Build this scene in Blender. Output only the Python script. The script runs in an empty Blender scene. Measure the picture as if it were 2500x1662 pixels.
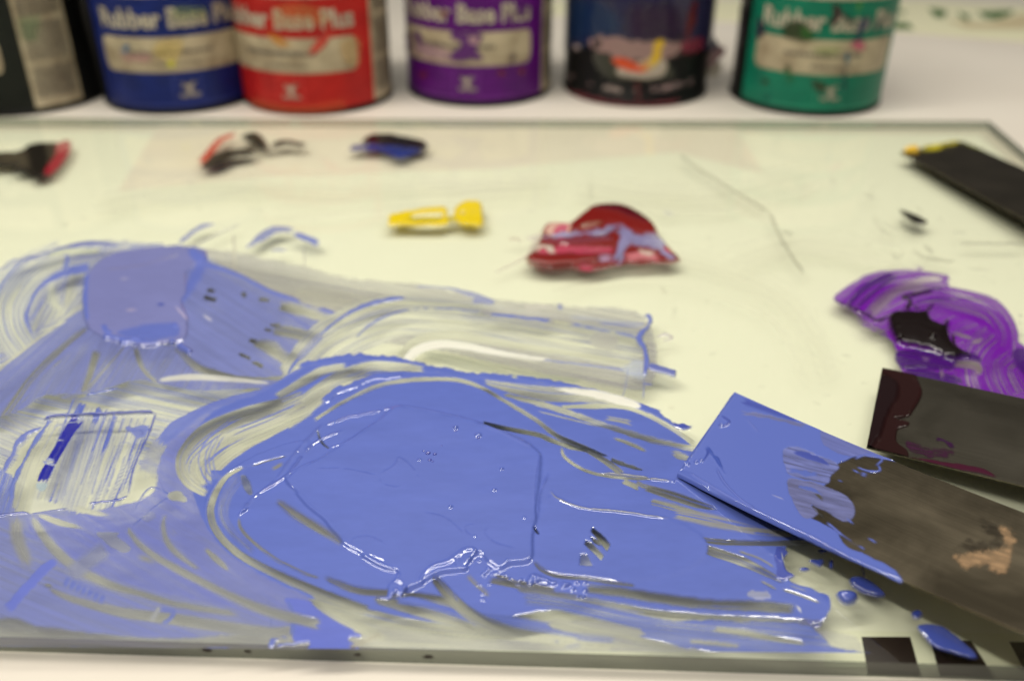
import bpy, bmesh, math, random
import numpy as np
from mathutils import Vector, Matrix
random.seed(4)
scn = bpy.context.scene
C = scn.collection

# ------------------------------------------------------------------ camera
FPX, TH, RO, CH = 2279.0, math.radians(30.7), math.radians(0.417), 0.20   # focal length in photo pixels, pitch, roll, height
Rv = np.array([1, 0, 0.]); Uv = np.array([0, math.sin(TH), math.cos(TH)]); Fv = np.array([0, math.cos(TH), -math.sin(TH)])
rv = Rv*math.cos(RO) + Uv*math.sin(RO); uv = -Rv*math.sin(RO) + Uv*math.cos(RO)
cam = bpy.data.cameras.new('camera'); co = bpy.data.objects.new('camera', cam); C.objects.link(co)
cam.sensor_width = 36; cam.lens = FPX/2500*36; cam.clip_start = 0.01; cam.clip_end = 60
M = Matrix(((rv[0], uv[0], -Fv[0], 0), (rv[1], uv[1], -Fv[1], 0), (rv[2], uv[2], -Fv[2], CH), (0, 0, 0, 1)))
co.matrix_world = M
cam.dof.use_dof = True; cam.dof.focus_distance = 0.305; cam.dof.aperture_fstop = 5.4; cam.dof.aperture_blades = 7
scn.camera = co

# ------------------------------------------------------------------ light
w = bpy.data.worlds.new('World'); scn.world = w; w.use_nodes = True
# the room around: dim near the horizon, paler towards the ceiling, with soft uneven patches
nt = w.node_tree; tc = nt.nodes.new('ShaderNodeTexCoord'); sx = nt.nodes.new('ShaderNodeSeparateXYZ'); nz_ = nt.nodes.new('ShaderNodeTexNoise')
nz_.inputs['Scale'].default_value = 2.2; nz_.inputs['Detail'].default_value = 2
ad = nt.nodes.new('ShaderNodeMath'); ad.operation = 'MULTIPLY_ADD'; ad.inputs[1].default_value = .5
rp = nt.nodes.new('ShaderNodeValToRGB')
for _ in range(2): rp.color_ramp.elements.new(.5)
for e_, (p_, c_) in zip(rp.color_ramp.elements, ((0.0, .04), (.60, .07), (.85, .17), (1.0, .48))): e_.position = p_; e_.color = (c_, c_*.96, c_*.88, 1)
nt.links.new(tc.outputs['Generated'], sx.inputs[0]); nt.links.new(tc.outputs['Generated'], nz_.inputs[0])
nt.links.new(nz_.outputs[0], ad.inputs[0]); nt.links.new(sx.outputs['Z'], ad.inputs[2]); nt.links.new(ad.outputs[0], rp.inputs[0])
sb = nt.nodes.new('ShaderNodeMath'); nt.links.new(rp.outputs[0], nt.nodes['Background'].inputs[0]); nt.nodes['Background'].inputs[1].default_value = 0.85
def area(name, loc, tgt, sx, sy, power, col):
    l = bpy.data.lights.new(name, 'AREA'); l.shape = 'RECTANGLE'; l.size = sx; l.size_y = sy; l.energy = power; l.color = col
    o = bpy.data.objects.new(name, l); o.location = loc; C.objects.link(o)
    o.rotation_euler = (Vector(tgt)-Vector(loc)).to_track_quat('-Z', 'Y').to_euler(); return o
for dy in (0,):                 # two long fluorescent ceiling tubes
    area('ceiling_tube', (-0.05, 0.54+dy, 0.80), (0.0, 0.29+dy*.5, 0), 1.50, 0.055, 7.4, (1.0, 0.945, 0.83))
    area('ceiling_tube', (-0.36, -0.12+dy, 0.92), (0.0, 0.30+dy*.5, 0), 1.25, 0.055, 5.2, (1.0, 0.95, 0.84))
scn.view_settings.view_transform = 'Standard'; scn.view_settings.look = 'None'; scn.view_settings.gamma = 1
scn.view_settings.exposure = 0
scn.render.engine = 'CYCLES'
scn.cycles.transparent_max_bounces = 24; scn.cycles.max_bounces = 10

# ------------------------------------------------------------------ helpers
def P(x, y, z=0.0):                      # a pixel of the photo to the point where it meets height z
    d = Fv*FPX + rv*(x-1250) + uv*(831-y)
    return np.array([0, 0, CH]) + d*((z-CH)/d[2])
def proj(pos):
    q = pos - np.array([0, 0, CH]); dz = q@Fv
    return 1250 + FPX*(q@rv)/dz, 831 - FPX*(q@uv)/dz
FR = dict(F=(0, 0, 2359/2500.), A=(0, 0, 2.359), B=(900, 0, 2.621), C=(1600, 0, 2.621), D=(0, 270, 2.1445), E=(0, 500, 2.6133),
          G=(0, 1000, 2.369), H=(700, 700, 2.2467), I=(500, 1100, 2.359), J=(1500, 850, 1.931), K=(1900, 300, 2.24),
          L=(900, 400, 2.621), M=(1300, 1100, 2.621), S=(0, 0, 1.))
def T(fr, pts):
    ox, oy, s = FR[fr]; return [(ox+x/s, oy+y/s) for x, y in pts]
def srgb(r, g, b):
    f = lambda c: ((c/255+.055)/1.055)**2.4 if c > 10 else c/255/12.92
    return (f(r), f(g), f(b))
def tag(o, label=None, cat=None, group=None, kind=None):
    for k, v in (('label', label), ('category', cat), ('group', group), ('kind', kind)):
        if v: o[k] = v
    return o
def empty(name, loc=(0, 0, 0), rz=0):
    o = bpy.data.objects.new(name, None); o.location = loc; o.rotation_euler = (0, 0, rz); C.objects.link(o); return o
def link(name, me, mat, parent=None, smooth=True):
    if mat: me.materials.append(mat)
    if smooth: me.polygons.foreach_set('use_smooth', [True]*len(me.polygons))
    o = bpy.data.objects.new(name, me); C.objects.link(o)
    if parent: o.parent = parent
    return o
def mesh(name, vs, fs, mat, parent=None, smooth=False):
    me = bpy.data.meshes.new(name); me.from_pydata([tuple(map(float, v)) for v in vs], [], fs); me.update()
    return link(name, me, mat, parent, smooth)
def slab(name, pts, z0, z1, mat, parent=None, bev=0.0):       # polygon prism
    bm = bmesh.new()
    lo = [bm.verts.new((p[0], p[1], z0)) for p in pts]; hi = [bm.verts.new((p[0], p[1], z1)) for p in pts]
    n = len(pts); bm.faces.new(lo[::-1]); bm.faces.new(hi)
    for i in range(n): bm.faces.new((lo[i], lo[(i+1) % n], hi[(i+1) % n], hi[i]))
    bmesh.ops.recalc_face_normals(bm, faces=bm.faces)
    if bev: bmesh.ops.bevel(bm, geom=list(bm.edges), offset=bev, segments=2, affect='EDGES', profile=.5)
    me = bpy.data.meshes.new(name); bm.to_mesh(me); bm.free(); return link(name, me, mat, parent, False)

# ------------------------------------------------------------------ materials
def mat(name, col=(.5, .5, .5), rough=.5, metal=0, spec=.5, coat=0, bump=None, vary=None):
    m = bpy.data.materials.new(name); m.use_nodes = True; nt = m.node_tree; b = nt.nodes['Principled BSDF']
    b.inputs['Base Color'].default_value = (*col, 1); b.inputs['Roughness'].default_value = rough
    b.inputs['Metallic'].default_value = metal; b.inputs['Specular IOR Level'].default_value = spec; b.inputs['Coat Weight'].default_value = coat
    if vary:      # (scale, dark colour, light colour)
        tc = nt.nodes.new('ShaderNodeTexCoord'); mp = nt.nodes.new('ShaderNodeMapping'); n = nt.nodes.new('ShaderNodeTexNoise')
        sc = vary[0] if isinstance(vary[0], tuple) else (vary[0],)*3
        mp.inputs['Scale'].default_value = sc; n.inputs['Scale'].default_value = 1; n.inputs['Detail'].default_value = 6; n.inputs['Roughness'].default_value = .6
        r = nt.nodes.new('ShaderNodeValToRGB'); r.color_ramp.elements[0].position = .32; r.color_ramp.elements[1].position = .68
        r.color_ramp.elements[0].color = (*vary[1], 1); r.color_ramp.elements[1].color = (*vary[2], 1)
        nt.links.new(tc.outputs['Object'], mp.inputs[0]); nt.links.new(mp.outputs[0], n.inputs[0]); nt.links.new(n.outputs[0], r.inputs[0])
        nt.links.new(r.outputs[0], b.inputs['Base Color'])
    if bump:      # (scale, distance)
        tc = nt.nodes.new('ShaderNodeTexCoord'); mp = nt.nodes.new('ShaderNodeMapping'); n = nt.nodes.new('ShaderNodeTexNoise')
        mp.inputs['Scale'].default_value = bump[0] if isinstance(bump[0], tuple) else (bump[0],)*3
        n.inputs['Scale'].default_value = 1; n.inputs['Detail'].default_value = 5
        bp = nt.nodes.new('ShaderNodeBump'); bp.inputs['Distance'].default_value = bump[1]
        nt.links.new(tc.outputs['Object'], mp.inputs[0]); nt.links.new(mp.outputs[0], n.inputs[0])
        nt.links.new(n.outputs[0], bp.inputs['Height']); nt.links.new(bp.outputs[0], b.inputs['Normal'])
    return m
def ink_mat(name, rough=.1, bumpd=.00002, spec=.5):
    m = mat(name, rough=rough, spec=spec, bump=(900, bumpd)); nt = m.node_tree; b = nt.nodes['Principled BSDF']
    a = nt.nodes.new('ShaderNodeAttribute'); a.attribute_name = 'ink'
    nt.links.new(a.outputs['Color'], b.inputs['Base Color']); nt.links.new(a.outputs['Alpha'], b.inputs['Alpha'])
    return m
def glass_mat(name, tint, edge=None):
    m = bpy.data.materials.new(name); m.use_nodes = True; nt = m.node_tree; nt.nodes.clear()
    out = nt.nodes.new('ShaderNodeOutputMaterial'); t = nt.nodes.new('ShaderNodeBsdfTransparent'); t.inputs[0].default_value = (*tint, 1)
    g = nt.nodes.new('ShaderNodeBsdfGlossy'); g.inputs['Roughness'].default_value = .015
    fr = nt.nodes.new('ShaderNodeFresnel'); fr.inputs[0].default_value = 1.62; mx = nt.nodes.new('ShaderNodeMixShader')
    ge = nt.nodes.new('ShaderNodeNewGeometry'); inv = nt.nodes.new('ShaderNodeMath'); inv.operation = 'SUBTRACT'; inv.inputs[0].default_value = 1
    mu = nt.nodes.new('ShaderNodeMath'); mu.operation = 'MULTIPLY'; nt.links.new(ge.outputs['Backfacing'], inv.inputs[1])
    nt.links.new(fr.outputs[0], mu.inputs[0]); nt.links.new(inv.outputs[0], mu.inputs[1])
    nt.links.new(mu.outputs[0], mx.inputs[0]); nt.links.new(t.outputs[0], mx.inputs[1]); nt.links.new(g.outputs[0], mx.inputs[2])
    last = mx
    if edge:
        d = nt.nodes.new('ShaderNodeBsdfPrincipled'); d.inputs['Base Color'].default_value = (*edge, 1); d.inputs['Roughness'].default_value = .3
        m2 = nt.nodes.new('ShaderNodeMixShader'); m2.inputs[0].default_value = .62
        nt.links.new(mx.outputs[0], m2.inputs[1]); nt.links.new(d.outputs[0], m2.inputs[2]); last = m2
    nt.links.new(last.outputs[0], out.inputs[0]); return m
M_table = mat('table_white', (.78, .72, .64), .45, bump=(300, .00003), vary=((9, 9, 9), (.76, .70, .62), (.80, .745, .665)))
M_glass = glass_mat('plate_glass', (.975, .984, .948))
M_edge = glass_mat('plate_glass_edge', (.55, .60, .55), (.115, .12, .105))
M_edge_far = glass_mat('plate_glass_edge_far', (.8, .88, .82), (.34, .36, .28))
M_paper = mat('paper_warm', (.82, .74, .66), .8, vary=((14, 14, 14), (.80, .73, .655), (.85, .78, .70)))
M_under = mat('paper_cream', (.87, .86, .76), .8, vary=((6, 6, 6), (.86, .85, .75), (.89, .885, .78)))
M_ink = ink_mat('ink_blue', .06, .00001, .95)
M_dark = ink_mat('ink_thick', .10, spec=.4)
M_mark = ink_mat('ink_dry', .5)

# ------------------------------------------------------------------ the ink painter: ink lies on a fine grid of real surface points,
# each stroke leaves an amount of ink (coverage), a height and a pigment colour
SHADE = (.27, .275, .30)                   # grey stand-in for shade on the paper, painted where a knife scraped ink away
def hsh(i, j, s):
    v = np.sin(i*127.1 + j*311.7 + s*74.7)*43758.5453; return v-np.floor(v)
def vn(x, y, s=0):
    i, j = np.floor(x), np.floor(y); fx, fy = x-i, y-j; fx = fx*fx*(3-2*fx); fy = fy*fy*(3-2*fy)
    return (hsh(i, j, s)*(1-fx)+hsh(i+1, j, s)*fx)*(1-fy) + (hsh(i, j+1, s)*(1-fx)+hsh(i+1, j+1, s)*fx)*fy
def fbm(x, y, s=0, o=3):
    r = 0; a = .5; t = 0
    for k in range(o): r = r+a*vn(x, y, s+k*13); t += a; a *= .5; x = x*2.03; y = y*2.03
    return r/t
def catmull(pts, n=10, closed=False):
    p = [np.array(q, float) for q in pts]; m = len(p); out = []
    for i in range(m if closed else m-1):
        if closed: a, b, c, d = p[(i-1) % m], p[i], p[(i+1) % m], p[(i+2) % m]
        else: a, b, c, d = p[max(i-1, 0)], p[i], p[i+1], p[min(i+2, m-1)]
        for k in range(n):
            t = k/n; out.append(.5*(2*b+(c-a)*t+(2*a-5*b+4*c-d)*t*t+(3*b-a-3*c+d)*t**3))
    if not closed: out.append(p[-1])
    return np.array(out)
def sst(x, a, b):
    t = np.clip((x-a)/(b-a), 0, 1); return t*t*(3-2*t)
class Ink:
    def __init__(s, pos, nrm=(0, 0, 1)):
        s.pos = pos; s.nrm = np.array(nrm, float); s.sh = pos.shape[:2]
        x, y = proj(pos.reshape(-1, 3)); s.x, s.y = x, y; n = len(x)
        s.A = np.zeros(n); s.H = np.zeros(n); s.C = np.zeros((n, 3)); s.k = 0
    def sub(s, p, mg):
        return np.nonzero((s.x > p[:, 0].min()-mg) & (s.x < p[:, 0].max()+mg) & (s.y > p[:, 1].min()-mg) & (s.y < p[:, 1].max()+mg))[0]
    def put(s, i, w_, a, h, col):
        if col is not None:
            wa = w_*a; q = wa/(wa+(1-w_)*s.A[i]+1e-5); s.C[i] = s.C[i]*(1-q)[:, None]+np.array(col)*q[:, None]
        s.A[i] = s.A[i]*(1-w_)+a*w_; s.H[i] = s.H[i]*(1-w_)+h*w_
    def poly(s, fr, pts, a=1, h=.1, col=None, soft=4, jit=4, js=18, sa=0, ang=0, ss=(160, 5), curve=True, op=1, dome=0):
        s.k += 1; p = catmull(T(fr, pts), 6, True) if curve else np.array(T(fr, pts)); i = s.sub(p, soft+jit+3)
        if not len(i): return
        x, y = s.x[i], s.y[i]; ins = np.zeros(len(i), bool); d2 = np.full(len(i), 1e12); q = np.roll(p, -1, 0)
        for (x0, y0), (x1, y1) in zip(p, q):
            dx, dy = x1-x0, y1-y0; L = dx*dx+dy*dy+1e-9; t = np.clip(((x-x0)*dx+(y-y0)*dy)/L, 0, 1)
            d2 = np.minimum(d2, (x-x0-t*dx)**2+(y-y0-t*dy)**2)
            if y0 != y1: ins ^= ((y0 > y) != (y1 > y)) & (x < dx*(y-y0)/dy+x0)
        sd = np.where(ins, 1, -1)*np.sqrt(d2)+(fbm(x/js, y/js, s.k)-.5)*2*jit
        wt = sst(sd, -soft*.5, soft*.5)*op
        aa = a
        if sa:
            c_, s_ = math.cos(math.radians(ang)), math.sin(math.radians(ang)); u_, v_ = x*c_+y*s_, -x*s_+y*c_
            aa = np.clip(a+sa*2*(fbm(u_/ss[0], v_/ss[1], s.k+5, 4)-.5)*1.6, 0, 1)
        hh = h*(aa if sa else 1)
        if dome: hh = hh+dome*np.sqrt(np.clip(sd/max(sd.max(), 1e-3), 0, 1))
        s.put(i, wt, np.broadcast_to(aa, wt.shape), hh, col)
    def line(s, fr, pts, w_, a=1, h=.1, col=None, soft=3, jit=1, sa=0, ss=(140, 4), taper=(12, 12), op=1, ridge=0, dash=0, rnd=0, comb=0, cs=3.2, tent=0):
        shaded = col is None and a > .04  # scraped strokes without a pigment take the painted shade grey
        if shaded: a = a+.09; col = SHADE
        s.k += 1; pp = T(fr, pts); k_ = FR[fr][2]; w_ = w_ if isinstance(w_, (list, tuple)) else [w_]*2
        p = catmull(pp, 8); W = np.interp(np.linspace(0, 1, len(p)), np.linspace(0, 1, len(w_)), np.array(w_)/k_/2)
        i = s.sub(p, W.max()+soft+jit+2)
        if not len(i): return
        x, y = s.x[i], s.y[i]; bd = np.full(len(i), 1e12); U = np.zeros(len(i)); V = np.zeros(len(i)); HW = np.ones(len(i)); acc = 0
        for j in range(len(p)-1):
            (x0, y0), (x1, y1) = p[j], p[j+1]; dx, dy = x1-x0, y1-y0; L = math.hypot(dx, dy)+1e-6
            tr = ((x-x0)*dx+(y-y0)*dy)/L/L; t = np.clip(tr, 0, 1); ex, ey = x-x0-t*dx, y-y0-t*dy; d = ex*ex+ey*ey
            b = d < bd; bd[b] = d[b]; U[b] = acc+(tr if j in (0, len(p)-2) else t)[b]*L
            V[b] = (np.sign(ex*dy-ey*dx)*np.sqrt(d))[b]; HW[b] = (W[j]+(W[j+1]-W[j])*t)[b]; acc += L
        jn = (fbm(U/14, U*0+s.k, s.k, 3)-.5)*2*jit; jn2 = (fbm(U/22, U*0+s.k+9, s.k+3, 3)-.5)*2*jit
        sd = HW-np.abs(V)+np.where(V > 0, jn, jn2)
        tn = (fbm(V/4, V*0, s.k+2, 2)-.5)*20*(1 if sa else .2)
        e = sst(U+tn, -2, max(taper[0], 1)) * sst(acc-U+tn, -2, max(taper[1], 1))
        wt = sst(sd, -soft*.5, soft*.5)*e*op
        if dash: wt = wt*sst(fbm(U/30, V*0, s.k+8, 3), dash-.08, dash+.08)
        aa = a
        if sa: aa = np.clip(a+sa*2*(fbm(U/ss[0], V/ss[1]+s.k*7, s.k+4, 4)-.5)*1.6, 0, 1)
        if comb:
            cn = sst(fbm(U/130, V/cs+s.k*3, s.k+6, 2), .56, .66)*sst(fbm(U/150, V/30, s.k+7, 2), .25, .45); aa = np.clip(aa+comb*cn, 0, 1)
            if col is not None: pass
        if shaded and not comb:
            cn = sst(fbm(U/170, V/2.4+s.k*3, s.k+6, 2), .58, .72); aa = np.clip(aa+.30*cn+.10*(fbm(U/200, V/7, s.k+9, 2)-.5), 0, 1)
            col = np.array(SHADE)*(1-cn)[:, None]+s.C[i]*cn[:, None]
        elif comb and shaded: col = np.array(SHADE)*(1-cn)[:, None]+s.C[i]*cn[:, None]
        hh = h*(aa if (sa or comb) else 1)+0*V
        if rnd: hh = hh+rnd*np.sqrt(np.clip(1-(V/np.maximum(HW, .5))**2, 0, 1))
        if tent: hh = hh+tent*np.clip(1-np.abs(V)/np.maximum(HW, .5), 0, 1)
        if ridge: hh = hh+.2*ridge*np.exp(-((HW-np.abs(V))/3.)**2)
        s.put(i, wt, np.broadcast_to(aa, wt.shape), hh, col)
    def bead(s, fr, pts, r, h, col=None):                # raise the ink already there, in round drops
        for (x0, y0) in T(fr, pts):
            i = np.nonzero((s.x-x0)**2+((s.y-y0)*1.3)**2 < r*r)[0]
            if not len(i): continue
            q = 1-((s.x[i]-x0)**2+((s.y[i]-y0)*1.3)**2)/r/r; s.H[i] += h*np.sqrt(q); s.A[i] = np.maximum(s.A[i], .95*sst(q, 0, .2))
            if col is not None: s.C[i] = col
    def build(s, name, m, parent=None, blur=1, thr=.03, vary=0):
        if vary:
            q1 = fbm(s.x/150, s.y/34, 77, 4)-.5; q2 = fbm(s.x/30, s.y/9, 31, 3)-.5
            s.C = s.C*(1+vary*(1.5*q1+.8*q2))[:, None]; s.H = s.H+np.clip(s.H, 0, 1)*(.22*fbm(s.x/170, s.y/60, 12, 2))
        A = s.A.reshape(s.sh); Hh = s.H.reshape(s.sh); Cc = s.C.reshape(*s.sh, 3)
        def bl(f):
            g = np.pad(f, ((1, 1), (1, 1))+((0, 0),)*(f.ndim-2), 'edge')
            g = (g[:-2]+2*g[1:-1]+g[2:])/4; return (g[:, :-2]+2*g[:, 1:-1]+g[:, 2:])/4
        nz = (A > .01).astype(float)
        for _ in range(blur): Hh = bl(Hh); A2 = bl(A)
        for _ in range(2):                                # let pigment colour bleed outward so edges are not black
            k0 = bl(nz); Cn = bl(Cc*nz[..., None])/np.maximum(k0, 1e-4)[..., None]; Cc = np.where((nz > .5)[..., None], Cc, Cn); nz = np.maximum(nz, (k0 > .01).astype(float))
        A = A2 if blur else A
        ny, nx = s.sh
        m_ = A > thr; cell = m_[:-1, :-1] | m_[1:, :-1] | m_[:-1, 1:] | m_[1:, 1:]
        idx = np.arange(ny*nx).reshape(ny, nx)
        q = np.stack([idx[:-1, :-1][cell], idx[:-1, 1:][cell], idx[1:, 1:][cell], idx[1:, :-1][cell]], 1)
        used = np.unique(q); rm = np.full(ny*nx, -1, np.int64); rm[used] = np.arange(len(used)); q = rm[q]
        z = (Hh*np.clip(A*1.2, 0, 1)+.05).reshape(-1)[used]*.001
        v = s.pos.reshape(-1, 3)[used]+(s.nrm.reshape(-1, 3)[used] if s.nrm.size > 3 else s.nrm)*z[:, None]
        me = bpy.data.meshes.new(name); me.vertices.add(len(v)); me.vertices.foreach_set('co', v.astype(np.float32).ravel())
        me.loops.add(len(q)*4); me.loops.foreach_set('vertex_index', q.astype(np.int32).ravel())
        me.polygons.add(len(q)); me.polygons.foreach_set('loop_start', np.arange(0, len(q)*4, 4, dtype=np.int32))
        me.polygons.foreach_set('loop_total', np.full(len(q), 4, np.int32)); me.update(calc_edges=True)
        at = me.attributes.new('ink', 'FLOAT_COLOR', 'POINT')
        col = np.ones((len(used), 4), np.float32); col[:, :3] = Cc.reshape(-1, 3)[used]; col[:, 3] = np.clip(A.reshape(-1)[used], 0, 1)
        at.data.foreach_set('color', col.ravel()); me.validate()
        o = link(name, me, m, parent); return o
def plane_grid(x0, x1, y0, y1, st, z=0.0):
    X, Y = np.meshgrid(np.arange(x0, x1, st), np.arange(y0, y1, st)); return np.stack([X, Y, X*0+z], -1)
def patch(fr, pts, st, mg=.004, z=0.0):
    q = np.array([P(x, y, z) for x, y in T(fr, pts)]); return Ink(plane_grid(q[:, 0].min()-mg, q[:, 0].max()+mg, q[:, 1].min()-mg, q[:, 1].max()+mg, st, z))

# ------------------------------------------------------------------ table, papers, glass
TZ = -0.0062
mesh('table_top', [(-2.2, -.6, TZ), (2.2, -.6, TZ), (2.2, 3.0, TZ), (-2.2, 3.0, TZ)], [(0, 1, 2, 3)], M_table)['kind'] = 'structure'
BL, BR, FRt, FL = (-.50, .632), (.3338, .6426), (.300, .1650), (-.50, .187)
Z0 = -0.0058
us = slab('cream_paper', [(-.49, .192), (.292, .170), (.323, .632), (-.49, .622)], -.00615, -.00608, M_under)
tag(us, 'cream backing paper covering the table under the whole glass plate', 'paper sheet')
pp = [P(x, y, Z0)[:2] for x, y in T('F', [(375, 272), (272, 440), (640, 404), (1130, 388), (1560, 350), (1760, 400), (1690, 283)])]
ps = slab('paper_sheet', pp, -.00604, -.00597, M_paper)
tag(ps, 'thin warm white paper sheet showing through the back of the glass plate', 'paper sheet')
bm = bmesh.new()
lo = [bm.verts.new((*p, Z0)) for p in (BL, BR, FRt, FL)]; hi = [bm.verts.new((*p, 0)) for p in (BL, BR, FRt, FL)]
bm.faces.new(lo); f = bm.faces.new(hi[::-1]); sd_ = [bm.faces.new((lo[i], hi[i], hi[(i+1) % 4], lo[(i+1) % 4])) for i in range(4)]
bmesh.ops.recalc_face_normals(bm, faces=bm.faces)
for q in sd_: q.material_index = 1
me = bpy.data.meshes.new('glass_plate'); bm.to_mesh(me); bm.free()
gl = link('glass_plate', me, M_glass, smooth=False); me.materials.append(M_edge); me.materials.append(M_edge_far)
for p_ in me.polygons:
    if p_.material_index == 1 and p_.normal.y > .5: p_.material_index = 2
tag(gl, 'large clear glass plate used as a mixing slab for the inks', 'glass plate')

# card with dark squares under the front right of the glass
def zq(fr, pts, z): return [P(x, y, z)[:2] for x, y in T(fr, pts)]
cd = empty('printed_card', (0, 0, 0))
tag(cd, 'pale card printed with black squares under the front right of the glass', 'printed card')
M_card = mat('card_white', (.84, .84, .70), .7); M_sq = mat('card_black', (.020, .010, .009), .5)
card = zq('J', [(1010, 1325), (2100, 1345), (2250, 1512), (985, 1500)], Z0)
slab('card', card, -.00604, -.00598, M_card, cd)
for k, q in enumerate([[(1165, 1357), (1395, 1357), (1446, 1540), (1196, 1532)], [(1490, 1372), (1682, 1374), (1790, 1545), (1535, 1540)], [(1862, 1380), (2060, 1384), (2200, 1550), (1950, 1548)]]):
    slab('dark_square', zq('J', q, Z0), -.00597, -.00593, M_sq, cd)

# leaflet with green leaf shapes, lying far behind the cans
lf = empty('leaflet', (0, 0, 0)); tag(lf, 'cream printed sheet with green leaf shapes lying behind the cans', 'leaflet')
M_leafp = mat('leaflet_cream', (.80, .78, .55), .6); M_green = mat('leaflet_green', (.05, .14, .035), .6); M_tan = mat('leaflet_tan', (.62, .53, .33), .6)
slab('sheet', [P(x, y, TZ)[:2] for x, y in T('C', [(-700, 100), (-700, 10), (1600, 12), (2600, 60), (2600, 290), (1530, 205), (380, 135)])], TZ+.0001, TZ+.0012, M_leafp, lf)
def leafs(q, m): slab('leaf_print', [P(x, y, TZ)[:2] for x, y in T('C', q)], TZ+.0013, TZ+.0016, m, lf)
leafs([(1750, 62), (1850, 75), (1865, 100), (1830, 128), (1780, 115)], M_green); leafs([(2055, 88), (2290, 75), (2280, 100), (2190, 135), (2110, 128)], M_green)
leafs([(1530, 72), (1600, 85), (1600, 98), (1530, 98)], M_green); leafs([(1525, 150), (1620, 160), (1650, 200), (1520, 196)], M_green)
leafs([(1930, 85), (2010, 115), (2000, 150), (1950, 120)], M_green)
leafs([(1850, 140), (2120, 160), (2350, 100), (2500, 130), (2350, 200), (2000, 195)], M_tan)
leafs([(-500, 20), (-440, 24), (-440, 60), (-500, 55)], M_green); leafs([(-490, 75), (-440, 78), (-440, 110), (-490, 108)], M_green)

# ------------------------------------------------------------------ cans
CR, CT, CHT = .0565, TZ, .112
def ring_mesh(name, prof, m, parent, seg=96):
    vs, fs = [], []
    for r, z in prof:
        for k in range(seg): a = 2*math.pi*k/seg; vs.append((r*math.sin(a), -r*math.cos(a), z))
    for i in range(len(prof)-1):
        for k in range(seg): a, b = i*seg+k, i*seg+(k+1) % seg; fs.append((a, b, b+seg, a+seg))
    return mesh(name, vs, fs, m, parent, True)
def cyl_patch(name, a0, a1, z0, z1, off, m, parent, rad=0.0, n=60, sag=0.0):
    vs, fs = [], []; R_ = CR+off
    for i in range(n+1):
        a = math.radians(a0+(a1-a0)*i/n); e = 0
        d = min(i, n-i)/n*math.radians(a1-a0)*CR
        if rad and d < rad: e = rad-math.sqrt(max(rad*rad-(rad-d)**2, 0))
        for z in (z0+e, z1-e): vs.append((R_*math.sin(a), -R_*math.cos(a), z))
    for i in range(n): fs.append((2*i, 2*i+2, 2*i+3, 2*i+1))
    return mesh(name, vs, fs, m, parent, True)
def text_on_can(name, txt, ang, z, size, off, m, parent, bold=.0, length=None):
    cu = bpy.data.curves.new(name, 'FONT'); cu.body = txt; cu.size = size; cu.align_x = 'CENTER'; cu.offset = bold; cu.resolution_u = 3
    o = bpy.data.objects.new(name, cu); C.objects.link(o); bpy.context.view_layer.update()
    me = bpy.data.meshes.new_from_object(o.evaluated_get(bpy.context.evaluated_depsgraph_get())); bpy.data.objects.remove(o)
    xs = [v.co.x for v in me.vertices]; k = 1 if not length else length/(max(xs)-min(xs))
    for v in me.vertices:
        a = math.radians(ang)+v.co.x*k/CR; r = CR+off; zz = z+v.co.y; v.co = (r*math.sin(a), -r*math.cos(a), zz)
    me.materials.clear(); return link(name, me, m, parent, False)
M_tin = mat('can_tin', (.30, .29, .27), .35, metal=.9); M_black = mat('can_black', (.006, .006, .006), .4, spec=.3, bump=(120, .0002))
M_cream = mat('can_cream', (.45, .38, .26), .5, vary=((60, 60, 60), (.27, .21, .13), (.55, .47, .32)))
M_let = mat('can_lettering', (.50, .45, .35), .5, vary=((140, 140, 140), (.34, .29, .22), (.55, .50, .39)))
M_small = mat('can_small_print', (.10, .09, .08), .6)
def wing_shapes(ca, z, k):                               # emblem of the can: a framed bird with spread wings
    def st(pts, w0, w1):
        p = catmull(pts, 6); vs = []; n = len(p)
        for i in range(n):
            d = p[min(i+1, n-1)]-p[max(i-1, 0)]; d = d/np.linalg.norm(d); nn = np.array([-d[1], d[0]]); ww = (w0+(w1-w0)*i/(n-1))/2
            for sgn in (-1, 1): vs.append(p[i]+nn*ww*sgn)
        return vs, [(2*i, 2*i+2, 2*i+3, 2*i+1) for i in range(n-1)]
    out = [st([(-8, 6), (-5, 5), (-1, 1), (0, -5)], 1, 2.6), st([(-9, 3), (-5, 2), (-1, -2), (0, -5)], .8, 2), st([(6, 8), (3, 5), (1, 0), (0, -5)], .8, 2.6),
           st([(9, 7), (5, 3), (2, -1), (0, -5)], .6, 1.8), st([(-1, 6), (0, 2), (0, -6)], 1.6, 2.4), st([(-2, -5), (2, -7), (6, -4)], 1.4, .6)]
    vs, fs = [], []
    for v, f_ in out:
        b = len(vs); fs += [tuple(b+q for q in t) for t in f_]
        for x, y in v:
            a = math.radians(ca)+x*k/CR; r = CR+.0006; vs.append((r*math.sin(a), -r*math.cos(a), z+y*k))
    return vs, fs
def px_h(y, Y):                                          # height on a vertical plane at depth Y for photo row y
    d = Fv*FPX+uv*(831-y); return CH+d[2]*Y/d[1]-TZ
CANS = {}
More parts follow.
